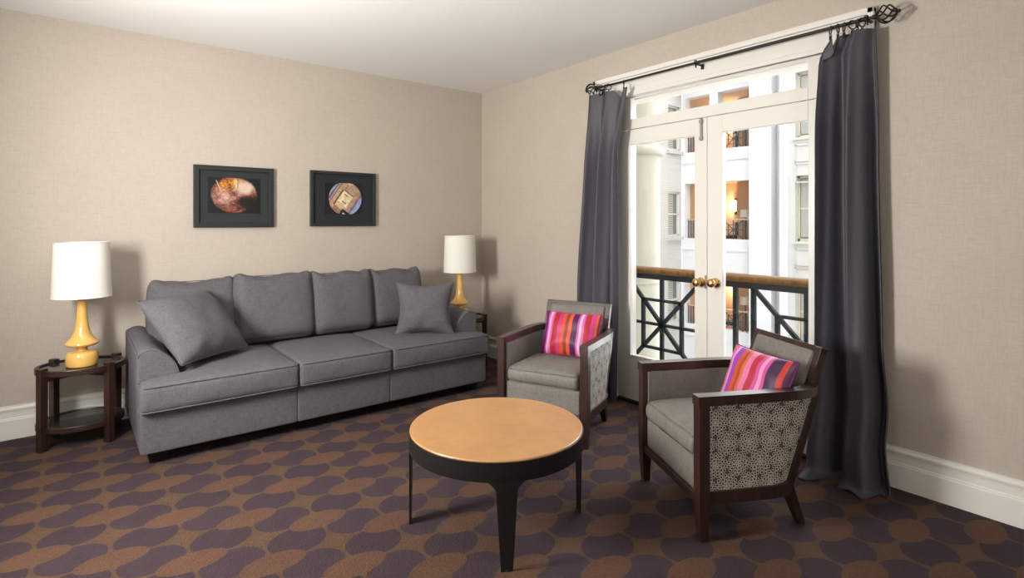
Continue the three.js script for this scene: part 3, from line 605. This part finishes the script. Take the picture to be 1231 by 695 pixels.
function armchair(pos, turn, label) {
  const t = thing('armchair', label, 'armchair', pos, turn, 'dark wood framed armchairs');
  for (const s of [-1, 1]) {
    mesh('leg', [taperLeg(s * 0.283, 0.025, s * 0.283, 0.028, 0.17, 0.05, 0.034), rbox(s * 0.283 - 0.025, s * 0.283 + 0.025, 0.168, 0.58, 0, 0.05, 0.003)], M.wood, t);
    mesh('leg', taperLeg(s * 0.235, 0.46, s * 0.235, 0.535, 0.185, 0.048, 0.032), M.wood, t);
    mesh('side_rail', shell(s, -0.022, 0.022, 0.157, 0.212, [0.33, 0.47], [0.335, 0.482]), M.wood, t);
    mesh('arm_rail', shell(s, -0.028, 0.026, 0.577, 0.618, [0.405, 0.60, 0.283, 0.215, -0.004], [0.408, 0.606, 0.283, 0.215, -0.004]), M.wood, t);
    mesh('side_panel', shell(s, -0.012, 0.008, 0.212, 0.578, BOT, TOP), M.petal, t, true).userData.label = 'side panel in grey cloth printed with pale petal rings';
    mesh('inner_arm_pad', shell(s, 0.010, 0.036, 0.225, 0.574, [0.33, 0.43], [0.39, 0.57]), M.chairCloth, t);
    mesh('rear_post', bar(V(s * 0.254, 0.165, 0.452), V(s * 0.254, 0.584, 0.592), 0.034, 0.034, V(0, 0, 1), 0.003), M.wood, t);
    mesh('back_stile', bar(V(s * 0.222, 0.19, backZ(0.19)), V(s * 0.222, 0.775, backZ(0.775)), 0.036, 0.04, V(0, 0, 1), 0.003), M.wood, t);
  }
  mesh('front_rail', rbox(-0.255, 0.255, 0.157, 0.19, 0.006, 0.044, 0.003), M.wood, t);
  mesh('rear_rail', rbox(-0.235, 0.235, 0.157, 0.20, backZ(0.19) - 0.02, backZ(0.19) + 0.02, 0.003), M.wood, t);
  const lean = Math.atan(0.36), P = (y, off) => V(0, y, backZ(y) + off);
  mesh('back_top_rail', bar(V(-0.24, 0.762, backZ(0.762)), V(0.24, 0.762, backZ(0.762)), 0.036, 0.034, V(0, Math.cos(lean), Math.sin(lean)), 0.003), M.wood, t);
  const padH = 0.53, pad = softBox(0.41, padH, 0.045, 0.014, [22, 22, 6], (v, q) => { if (q.z < 0) v.z -= 0.016 * (1 - q.x ** 4) * (1 - q.y ** 4); });
  const yc = 0.508; pad.rotateX(lean).translate(0, yc, backZ(yc) - 0.012);
  const bp = mesh('back_pad', pad, M.chairCloth, t);
  { const e = [], a = 0.197, b = padH / 2 - 0.008, r = 0.012; for (const [cx, cy, k] of [[a - r, b - r, 0], [-a + r, b - r, 1], [-a + r, -b + r, 2], [a - r, -b + r, 3]]) for (let i = 0; i <= 3; i++) { const an = (k + i / 3) * Math.PI / 2; e.push(V(cx + r * Math.cos(an), cy + r * Math.sin(an), -0.0185)); }
    mesh('piping', tube(e.map((v) => v.applyAxisAngle(V(1, 0, 0), lean).add(V(0, yc, backZ(yc) - 0.012))), 0.003, 90, 6, true), M.chairCloth, bp); }
  mesh('back_panel', bar(P(0.2, 0.012), P(0.745, 0.012), 0.41, 0.012, V(0, 0, 1)), M.petal, t);
  mesh('seat_base', softBox(0.5, 0.15, 0.41, 0.012, [20, 6, 16]).translate(0, 0.262, 0.225), M.chairCloth, t);
  const g = softBox(0.484, 0.098, 0.45, 0.03, [26, 8, 24], (v, q) => { const f = (1 - q.x ** 4) * (1 - q.z ** 4); if (q.y > 0) v.y += 0.02 * f * q.y; v.z -= 0.010 * sstep(-0.5, -1, q.z) * (1 - q.y * q.y) * (1 + 0.5 * noise(v.x * 14, 1, 4)); v.y += 0.004 * noise(v.x * 9, v.y * 5, v.z * 9) * f + 0.006 * sstep(-0.6, -1, q.z) * noise(v.x * 11, 2, 7); }).translate(0, 0.383, 0.235);
  const sc = mesh('seat_cushion', g, M.chairCloth, t);
  for (const yy of [0.424, 0.342]) mesh('piping', tube([V(-0.236, yy, 0.3), V(-0.236, yy, 0.05), V(-0.225, yy, 0.016), V(-0.1, yy, 0.0105), V(0, yy, 0.008), V(0.1, yy, 0.0105), V(0.225, yy, 0.016), V(0.236, yy, 0.05), V(0.236, yy, 0.3)], 0.0032, 80, 6), M.chairCloth, sc);
  return t;
}
const CH1 = { pos: [2.2575, 0, -2.5575], turn: Math.atan2(0.916, -0.4) }, CH2 = { pos: [2.199, 0, -1.5965], turn: Math.atan2(0.887, 0.463) };
armchair(CH1.pos, CH1.turn, 'dark wood armchair with grey seat standing nearer the sofa and the gathered curtain');
armchair(CH2.pos, CH2.turn, 'dark wood armchair showing its petal printed side, next to the puddled curtain');
function chairPillow(ch, label, cx, yaw, mats, dy = 0) {
  const rot = (v) => v.applyAxisAngle(V(0, 1, 0), ch.turn).add(V(...ch.pos)), c = Math.cos(yaw), s = Math.sin(yaw), w = 0.40, h = 0.285;
  const z0 = 0.375, lean = 0.14;
  // seen from the front, the chair's right is local -x
  const bl = V(cx + w / 2 * c, 0.452 + dy, z0 - w / 2 * s), br = V(cx - w / 2 * c, 0.452, z0 + w / 2 * s), tl = bl.clone().add(V(0, h * 0.95, lean * 0.8));
  throwPillow('lumbar_pillow', label, 'pillow', rot(bl), rot(br), rot(tl), 0.055, mats, { seed: 4, pinch: 0.03, ears: 0.004, print: true, pipe: 0.003, wr: 0.003 });
}
chairPillow(CH1, 'striped red, orange and purple pillow on the armchair nearer the sofa', -0.03, 0.0, [M.stripeA, std({ color: rgb(0.35, 0.03, 0.16) })]);
chairPillow(CH2, 'striped salmon, violet and plum pillow on the armchair by the puddled curtain', -0.075, 0.12, [M.stripeB, std({ color: rgb(0.12, 0.01, 0.1) })]);

// ---------------------------------------------------------------- curtains and their rod
function drape(name, label, fn, NU = 90, NV = 70) {                        // fn(u, v) -> point; u across, v from top to hem
  const t = thing(name, label, 'curtain', [0, 0, 0], 0, undefined), th = 0.005;
  const pts = []; for (let j = 0; j <= NV; j++) for (let i = 0; i <= NU; i++) pts.push(fn(i / NU, j / NV));
  const at = (j, i) => pts[j * (NU + 1) + i], nor = [];
  for (let j = 0; j <= NV; j++) for (let i = 0; i <= NU; i++) { const du = at(j, Math.min(NU, i + 1)).clone().sub(at(j, Math.max(0, i - 1))), dv = at(Math.min(NV, j + 1), i).clone().sub(at(Math.max(0, j - 1), i)); nor.push(dv.cross(du).normalize()); }
  const sheet = (off, flip) => { const pos = [], uv = [], idx = []; let k = 0;
    for (let j = 0; j <= NV; j++) for (let i = 0; i <= NU; i++, k++) { const p = pts[k].clone().addScaledVector(nor[k], off); pos.push(p.x, p.y, p.z); uv.push(i / NU * 1.1, p.y); }
    for (let j = 0; j < NV; j++) for (let i = 0; i < NU; i++) { const a = j * (NU + 1) + i, b = a + 1, c = a + NU + 1, d = c + 1; flip ? idx.push(a, b, d, a, d, c) : idx.push(a, d, b, a, c, d); }
    const g = new THREE.BufferGeometry(); g.setAttribute('position', new THREE.Float32BufferAttribute(pos, 3)); g.setAttribute('uv', new THREE.Float32BufferAttribute(uv, 2)); g.setIndex(idx); g.computeVertexNormals(); return g; };
  mesh('curtain_cloth', sheet(0, true), M.curtain, t, true); mesh('lining', sheet(-th, false), M.curtainLining, t, true);
  const rim = []; for (let j = 0; j <= NV; j += 2) rim.push(at(j, 0)); mesh('side_hem', tube(rim, 0.004, 80, 5), M.curtain, t);
  const rim2 = []; for (let j = 0; j <= NV; j += 2) rim2.push(at(j, NU)); mesh('side_hem', tube(rim2, 0.004, 80, 5), M.curtain, t);
  return t;
}
const XC = XW - 0.10, key1 = (tab, v) => { for (let i = 1; i < tab.length; i++) if (v <= tab[i][0]) { const [a, p] = tab[i - 1], [b, q] = tab[i]; const k = (v - a) / (b - a); return lerp(p, q, k * k * (3 - 2 * k) * 0.5 + k * 0.5); } return tab[tab.length - 1][1]; };
drape('curtain', 'charcoal curtain hanging behind the armchair nearer the sofa', (u, v) => {
  const zl = key1([[0, -3.03], [0.25, -3.06], [0.65, -3.13], [1, -3.17]], v), zr = key1([[0, -2.655], [0.1, -2.70], [0.2, -2.735], [1, -2.735]], v);
  const A = lerp(0.014, 0.045, sstep(0, 0.3, v)), f = Math.sin(u * Math.PI * 2 * 2.3 + 0.4 + 0.35 * Math.sin(v * 3)) + 0.25 * Math.sin(u * Math.PI * 2 * 4.5 + 1 + v);
  const sag = v < 0.2 ? -0.06 * Math.sin(Math.PI * sstep(0.62, 1, u)) * (1 - v / 0.2) : 0;
  return V(XC - A * f - 0.01 * v, lerp(2.352, 0.012, v) + sag, lerp(zl, zr, u) + 0.012 * Math.sin(u * 20 + v * 2) * v);
});
drape('curtain', 'charcoal curtain whose hem puddles on the carpet beside an armchair', (u, v) => {
  const vv = Math.min(1, v / 0.95), tail = Math.max(0, v - 0.95) / 0.05;
  const zl = key1([[0, -1.245], [0.045, -1.305], [0.2, -1.315], [0.7, -1.325], [1, -1.335]], vv), zr = key1([[0, -1.055], [0.3, -1.045], [0.7, -1.02], [0.9, -0.98], [1, -0.935]], vv);
  const A = lerp(0.022, 0.05, sstep(0, 0.25, vv)) + 0.012 * vv, f = Math.cos(u * Math.PI * 2 * 1.7 - 0.4 + 0.25 * Math.sin(vv * 4)) + 0.3 * Math.sin(u * Math.PI * 2 * 3.6 + 2 + vv * 1.5);
  const flare = (0.06 + 0.05 * u) * sstep(0.80, 1, vv), drop = 0.08 * sstep(0.35, 0, u) * (1 - sstep(0, 0.08, vv)) * 0.15 + 0.085 * sstep(0.13, 0.05, u) * sstep(-0.01, 0.05, u) * (1 - sstep(0, 0.06, vv));
  const x = XC - A * f - flare - tail * (0.05 + 0.045 * sstep(0.35, 0, u) + 0.02 * Math.sin(u * 17)), y = lerp(2.352, 0.028, vv) - drop - tail * 0.018 + (vv > 0.97 ? 0.006 * Math.sin(u * 23) : 0);
  return V(x, Math.max(0.008, y), lerp(zl, zr, u) - flare * 0.15 + 0.012 * Math.sin(u * 15 + vv * 3) * vv);
});
{ const r = thing('curtain_rod', 'thin wrought iron curtain rod with twisted basket finials over the French doors', 'curtain rod', [XC, 2.40, 0]);
  mesh('rod', new THREE.CylinderGeometry(0.0075, 0.0075, 1.94, 16).rotateX(Math.PI / 2).translate(0, 0, -2.01), M.iron, r);
  mesh('rod_sleeve', new THREE.CylinderGeometry(0.0095, 0.0095, 0.98, 16).rotateX(Math.PI / 2).translate(0, 0, -1.59), M.iron, r);
  for (const s of [-1, 1]) {
    const zc = s > 0 ? -1.015 : -3.005, dir = s, wires = [];
    for (let k = 0; k < 6; k++) { const pts = []; for (let i = 0; i <= 14; i++) { const q = i / 14, rr = 0.042 * Math.sin(Math.PI * q) ** 0.8 + 0.003, a = k * Math.PI / 3 + q * 2.4; pts.push(V(rr * Math.cos(a), rr * Math.sin(a), zc + dir * (q - 0.35) * 0.095)); } wires.push(tube(pts, 0.0042, 28, 6)); }
    const fin = mesh('finial', wires, M.iron, r);
    mesh('finial_tip', new THREE.SphereGeometry(0.009, 14, 10).translate(0, 0, zc + dir * 0.068), M.iron, fin); mesh('finial_collar', [new THREE.CylinderGeometry(0.012, 0.012, 0.014, 14).rotateX(Math.PI / 2).translate(0, 0, zc - dir * 0.04)], M.iron, fin);
  }
  for (const z of [-2.96, -2.085, -1.085]) mesh('bracket', [bar(V(0, -0.006, z), V(0.078, -0.006, z), 0.010, 0.010), new THREE.TorusGeometry(0.015, 0.004, 8, 20).translate(0, 0, z), box(0.072, 0.0795, -0.03, 0.004, z - 0.009, z + 0.009), new THREE.CylinderGeometry(0.005, 0.005, 0.02, 10).translate(0, -0.022, z)], M.iron, r);
}
function ring(z, tilt, label, group) {
  const g = thing('curtain_ring', label, 'curtain ring', [XC, 2.39, z], tilt, group);
  mesh('ring_wire', new THREE.TorusGeometry(0.0225, 0.0032, 8, 28).translate(0, -0.002, 0), M.iron, g);
  mesh('ring_clip', [new THREE.TorusGeometry(0.005, 0.0016, 6, 14).rotateY(Math.PI / 2).translate(0, -0.029, 0), box(-0.004, 0.004, -0.055, -0.032, -0.006, 0.006)], M.iron, g);
}
for (const [z, a] of [[-2.93, 0.3], [-2.905, -0.4], [-2.875, 0.5], [-2.84, -0.5], [-2.69, 0.6]]) ring(z, a, 'black wire ring holding the curtain gathered towards the room corner', 'rings of the curtain behind the sofa side armchair');
for (const [z, a] of [[-1.262, 0.6], [-1.225, 0.1], [-1.195, 0.6], [-1.155, -0.5], [-1.13, 0.5], [-1.11, -0.4]]) ring(z, a, 'black wire ring holding the curtain that puddles on the carpet', 'rings of the puddled curtain');

// ---------------------------------------------------------------- balcony outside the doors
function starRailing(parent, x, z0, z1, y0, y1, w, material, inner = 0.53) {       // panel of crossed bars with an inner square
  const zc = (z0 + z1) / 2, yc = (y0 + y1) / 2, hz = (z1 - z0) / 2, hy = (y1 - y0) / 2, P = (u, v) => V(x, yc + v * hy, zc + u * hz), up = V(1, 0, 0);
  const put = (n, a, b, k = 1) => mesh(n, bar(a, b, w * k, w, up), material, parent);
  put('post', P(-1, -1), P(-1, 1), 1.15); put('post', P(1, -1), P(1, 1), 1.15); put('upright', P(0, -1), P(0, 1)); put('cross_bar', P(-1, 0), P(1, 0), 0.8);
  put('diagonal', P(-1, -1), P(1, 1)); put('diagonal', P(-1, 1), P(1, -1));
  const s = inner; put('square_bar', P(-s, -s), P(-s, s)); put('square_bar', P(s, -s), P(s, s)); put('square_bar', P(-s, s), P(s, s), 0.8); put('square_bar', P(-s, -s), P(s, -s), 0.8);
}
{ const XR = 3.62, r = thing('balcony_railing', 'black balcony railing with star panels and wooden handrail just outside the French doors', 'railing', [0, 0, 0]);
  starRailing(r, XR, -3.0, -2.322, 0.185, 0.905, 0.026, M.railPaint); starRailing(r, XR, -1.915, -1.22, 0.185, 0.905, 0.026, M.railPaint);
  for (const z of [-2.185, -2.045]) mesh('picket', box(XR - 0.014, XR + 0.014, 0.185, 0.905, z - 0.014, z + 0.014), M.railPaint, r);
  mesh('top_bar', box(XR - 0.025, XR + 0.025, 0.902, 0.945, -3.4, -0.8), M.railPaint, r); mesh('bottom_bar', box(XR - 0.018, XR + 0.018, 0.16, 0.19, -3.4, -0.8), M.railPaint, r);
  for (const z of [-3.38, -0.82]) mesh('end_post', box(XR - 0.02, XR + 0.02, 0, 0.905, z - 0.02, z + 0.02), M.railPaint, r);
  const h = new THREE.Shape(); h.absellipse(0, 0, 0.05, 0.03, 0, Math.PI * 2); mesh('handrail', new THREE.ExtrudeGeometry(h, { depth: 2.6, bevelEnabled: false, curveSegments: 20 }).translate(XR, 0.968, -3.4), M.railWood, r);
  struct('balcony_floor', box(XW + 0.225, XR + 0.1, -0.18, 0.0, -3.6, -0.6), M.ground);
}
// round column beside the balcony
{ const c = thing('stone_column', 'cream round stone column with a banded neck outside the French doors', 'column', [5.36, 0, -4.46]);
  mesh('shaft', lathe([[0.40, -8], [0.40, 2.17]], 64), M.column, c); mesh('lower_band', lathe([[0.40, 0.62], [0.408, 0.624], [0.408, 0.648], [0.40, 0.652]], 64), M.column, c);
  mesh('neck_ring', lathe([[0.395, 2.15], [0.435, 2.16], [0.445, 2.2], [0.435, 2.25], [0.38, 2.27]], 64), M.column, c);
  mesh('upper_shaft', lathe([[0.385, 2.2], [0.385, 12]], 64), M.column, c);
}

// ---------------------------------------------------------------- the courtyard
struct('ground', box(3.6, 30, -8.4, -8.2, -30, 20), M.ground);
struct('wall_outside', [box(XW + 0.0, XW + 0.22, H + 0.26, 27, -13.2, 9), box(XW, XW + 0.22, -8.2, H + 0.26, -13.2, ZW - 0.21), box(XW, XW + 0.22, -8.2, H + 0.26, ZB + 0.21, 9), box(XW, XW + 0.22, -8.2, -0.16, ZW - 0.2, ZB + 0.2)], M.bay);
struct('wall_courtyard_added', box(XW + 0.25, 26, -8.2, 36, 9, 9.3), M.bay);  // unseen wall added to keep sky light off the facade
const FX = 18, LEVELS = [-3.2, 0, 3.2], opens = [[-12.2, -11.18], [-10.85, -9.5]], O0 = 0.77, O1 = 2.81;
{ const b = thing('courtyard_building', 'white courtyard building across from the balcony with open loggias and a window bay', 'building', [0, 0, 0]);
  const ZA = -12.33, ZP = -9.44, walls = [];
  // main wall: solid strips between the openings of each storey
  let y = -8.2; for (const L of LEVELS) { walls.push(box(FX, FX + 0.35, y, L + O0, ZA, ZP)); for (const [a, c] of [[ZA, opens[0][0]], [opens[0][1], opens[1][0]], [opens[1][1], ZP]]) walls.push(box(FX, FX + 0.35, L + O0, L + O1, a, c)); y = L + O1; }
  walls.push(box(FX, FX + 0.35, y, 6.75, ZA, ZP)); mesh('wall', walls, M.facade, b);
  for (const [yy, o, hgt] of [[6.2, 0.05, 0.07], [6.33, 0.09, 0.06], [6.48, 0.14, 0.08]]) mesh('cornice', box(FX - o, FX, yy, yy + hgt, ZA, ZP), M.facade, b);
  for (const L of LEVELS) mesh('ledge', box(FX - 0.03, FX, L + O0 - 0.42, L + O0 - 0.36, ZA, ZP), M.facade, b);
  // rooms behind the openings
  for (const L of LEVELS) {
    const y0 = L + O0 - 0.3, y1 = L + O1 + 0.12;
    mesh('loggia_room', [box(FX + 2.6, FX + 2.7, y0, y1, ZA, ZP), box(FX + 0.35, FX + 2.6, y0, y1, ZA, ZA + 0.08), box(FX + 0.35, FX + 2.6, y0, y1, ZP - 0.08, ZP), box(FX + 0.35, FX + 2.6, y1, y1 + 0.1, ZA, ZP), box(FX + 2.1, FX + 2.6, y0, y1, -11.3, -10.8)], M.loggia, b);
    mesh('loggia_floor', box(FX + 0.35, FX + 2.6, y0 - 0.1, y0, ZA, ZP), M.loggiaFloor, b);
  }
  // pier, recess with slit windows, pilaster, and the bay with its sash windows
  mesh('pier', box(FX - 0.45, FX + 0.35, -8.2, 6.8, ZP, -8.70), M.facade, b);
  mesh('recess_wall', box(FX - 0.05, FX + 0.35, -8.2, 6.8, -8.70, -8.38), M.facade, b);
  mesh('pilaster', box(FX - 0.55, FX + 0.35, -8.2, 6.8, -8.38, -8.14), M.facade, b);
  const BX = FX - 0.5, wz0 = -7.92, wz1 = -6.95, bay = [box(BX, FX + 0.35, -8.2, 6.8, -8.14, wz0), box(BX, FX + 0.35, -8.2, 6.8, wz1, -4.5)];
  let yb = -8.2; for (const L of LEVELS) { bay.push(box(BX, FX + 0.35, yb, L + 0.78, wz0, wz1)); yb = L + 2.80; } bay.push(box(BX, FX + 0.35, yb, 6.8, wz0, wz1)); mesh('bay_wall', bay, M.bay, b);
  const sashWindow = (x, z0, z1, y0, y1, blind, m = M.sash) => {
    const wd = mesh('window', [box(x + 0.02, x + 0.12, y0, y1, z0, z0 + 0.06), box(x + 0.02, x + 0.12, y0, y1, z1 - 0.06, z1), box(x + 0.02, x + 0.12, y0, y0 + 0.08, z0, z1), box(x + 0.02, x + 0.12, y1 - 0.07, y1, z0, z1), box(x + 0.04, x + 0.10, (y0 + y1) / 2 - 0.03, (y0 + y1) / 2 + 0.03, z0, z1)], m, b);
    mesh('pane', box(x + 0.08, x + 0.09, y0, y1, z0, z1), M.pane, wd);
    if (blind) mesh('drawn_curtain', box(x + 0.055, x + 0.06, lerp(y0, y1, 0.06), lerp(y0, y1, 0.95), lerp(z0, z1, 0.08), lerp(z0, z1, 0.92)), M.netCurtain, wd);
    return wd;
  };
  for (const L of LEVELS) { sashWindow(BX + 0.16, wz0, wz1, L + 0.78, L + 2.80, true); mesh('window_sill', box(BX - 0.06, BX + 0.1, L + 0.70, L + 0.78, wz0 - 0.08, wz1 + 0.08), M.bay, b);
    const slit = mesh('slit_window', box(FX - 0.09, FX - 0.05, L + 0.75, L + 2.75, -8.56, -8.44), M.sash, b); mesh('pane', box(FX - 0.1, FX - 0.09, L + 0.85, L + 2.68, -8.545, -8.455), M.pane, slit); }
  // raised frames of the panels under each bay window
  for (const L of LEVELS) for (const [y0, y1] of [[L - 0.62, L - 0.02], [L + 0.03, L + 0.56]]) for (const g of [[y0, y0 + 0.035, wz0, wz1], [y1 - 0.035, y1, wz0, wz1], [y0, y1, wz0, wz0 + 0.035], [y0, y1, wz1 - 0.035, wz1]]) mesh('panel_moulding', box(BX - 0.03, BX, g[0], g[1], g[2], g[3]), M.bay, b);
  mesh('roof_slab', box(FX - 0.6, FX + 6, 6.8, 6.9, -12.3, -4.4), M.facade, b);
  mesh('rear_block', box(FX + 2.7, FX + 6, -8.2, 6.8, -12.5, -4.4), M.facade, b);
}
{ const b = thing('brick_wing', 'white painted brick wing of the courtyard building with narrow sash windows', 'building', [0, 0, 0]);
  const ZF = -12.33, x0 = 17.15, x1 = 17.88, segs = [box(XW + 0.3, x0, -8.2, 30, ZF - 0.3, ZF), box(x1, FX - 0.005, -8.2, 30, ZF - 0.3, ZF)]; let y = -8.2;
  for (const L of [-3.2, 0, 3.2]) { segs.push(box(x0, x1, y, L + 0.85, ZF - 0.3, ZF)); y = L + 2.5; } segs.push(box(x0, x1, y, 30, ZF - 0.3, ZF)); mesh('wall', segs, M.brick, b);
  for (const L of [-3.2, 0, 3.2]) {
    const y0 = L + 0.85, y1 = L + 2.5, w = mesh('window', [box(x0, x0 + 0.06, y0, y1, ZF - 0.14, ZF - 0.06), box(x1 - 0.06, x1, y0, y1, ZF - 0.14, ZF - 0.06), box(x0, x1, y0, y0 + 0.07, ZF - 0.14, ZF - 0.06), box(x0, x1, y1 - 0.07, y1, ZF - 0.14, ZF - 0.06), box(x0, x1, (y0 + y1) / 2 - 0.03, (y0 + y1) / 2 + 0.03, ZF - 0.14, ZF - 0.06)], M.sashWhite, b);
    mesh('pane', box(x0, x1, y0, y1, ZF - 0.13, ZF - 0.12), M.pane, w);
    mesh('blind', Array.from({ length: 22 }, (_, k) => box(x0 + 0.07, x0 + 0.45, y0 + 0.1 + k * 0.067, y0 + 0.14 + k * 0.067, ZF - 0.118, ZF - 0.105)), M.blindSlat, w);
    mesh('window_sill', box(x0 - 0.08, x1 + 0.08, y0 - 0.14, y0 - 0.02, ZF, ZF + 0.1), M.brick, b);
  }
}
// railings of the loggias across the courtyard, and the lamps lit behind them
LEVELS.forEach((L, n) => opens.forEach(([a, c], k) => {
  const where = ['lowest', 'middle', 'topmost'][n] + ' storey across the courtyard', r = thing('loggia_railing', `blue grey loggia railing ${k ? 'beside the white pier' : 'beside the brick wing'}, ${where}`, 'railing', [0, 0, 0], 0, 'loggia railings across the courtyard'), x = FX + 0.17, y0 = L + O0, y1 = y0 + 0.72;
  const z0 = k ? a + 0.14 : a + 0.35, z1 = k ? a + 0.86 : a + 0.99;
  starRailing(r, x, z0, z1, y0, y1 - 0.05, 0.026, M.loggiaRail);
  mesh('top_bar', box(x - 0.04, x + 0.04, y1 - 0.05, y1, a, c), M.loggiaTop, r);
  for (const z of k ? [a + 0.04, a + 0.98, a + 1.1, a + 1.22, a + 1.32] : [a + 0.05, a + 0.15, a + 0.25]) mesh('picket', box(x - 0.015, x + 0.015, y0, y1 - 0.05, z - 0.015, z + 0.015), M.loggiaRail, r);
}));
LEVELS.forEach((L, n) => {
  const where = ['lowest', 'middle', 'topmost'][n], z = -11.6, y = L + 2.02;
  const s = thing('wall_sconce', `lit black wall sconce with a glowing tube in the ${where} loggia across the courtyard`, 'wall lamp', [FX + 2.6, y, z], 0, 'loggia sconces');
  mesh('back_plate', box(-0.05, 0, -0.34, 0.30, -0.05, 0.05), M.blackMetal, s);
  mesh('lamp_tube', new THREE.CylinderGeometry(0.055, 0.055, 0.42, 20).translate(-0.12, 0, 0), M.glowTube, s);
  mesh('end_cap', [new THREE.CylinderGeometry(0.06, 0.06, 0.04, 20).translate(-0.12, 0.23, 0), new THREE.CylinderGeometry(0.06, 0.06, 0.04, 20).translate(-0.12, -0.23, 0)], M.blackMetal, s);
  const p = new THREE.PointLight(new THREE.Color().setRGB(1, 0.72, 0.45), 4.2); p.position.set(-0.26, 0, 0); p.castShadow = true; p.shadow.radius = 3; s.add(p);
  const t = thing('loggia_table_lamp', `cream shaded lamp standing behind the railing of the ${where} loggia across the courtyard`, 'lamp', [FX + 1.35, L + O0 - 0.3, -10.55], 0, 'loggia table lamps');
  mesh('lamp_shade', lathe([[0.19, 1.08], [0.16, 1.36], [0.155, 1.36], [0.185, 1.08]], 32), M.shade, t); mesh('lamp_stand', lathe([[0, 0], [0.12, 0], [0.12, 0.02], [0.018, 0.04], [0.018, 1.2], [0, 1.2]], 24), M.blackMetal, t);
  const ch = thing('loggia_chair', `dark lounge chair behind the railing of the ${where} loggia across the courtyard`, 'chair', [FX + 1.2, L + O0 - 0.3, -11.1], 0.5, 'loggia chairs');
  mesh('seat', rbox(-0.28, 0.28, 0.3, 0.42, -0.28, 0.28, 0.03), M.rubber, ch); mesh('backrest', rbox(-0.28, 0.28, 0.4, 0.9, 0.2, 0.3, 0.04), M.rubber, ch);
  for (const [a, c] of [[-1, -1], [1, -1], [1, 1], [-1, 1]]) mesh('leg', box(a * 0.25 - 0.02, a * 0.25 + 0.02, 0, 0.31, c * 0.25 - 0.02, c * 0.25 + 0.02), M.rubber, ch);
});

scene.traverse((o) => { if (o.isMesh) o.castShadow = o.receiveShadow = true; if (o.isLight && o.shadow) o.castShadow = true; });
renderer.render(scene, camera);
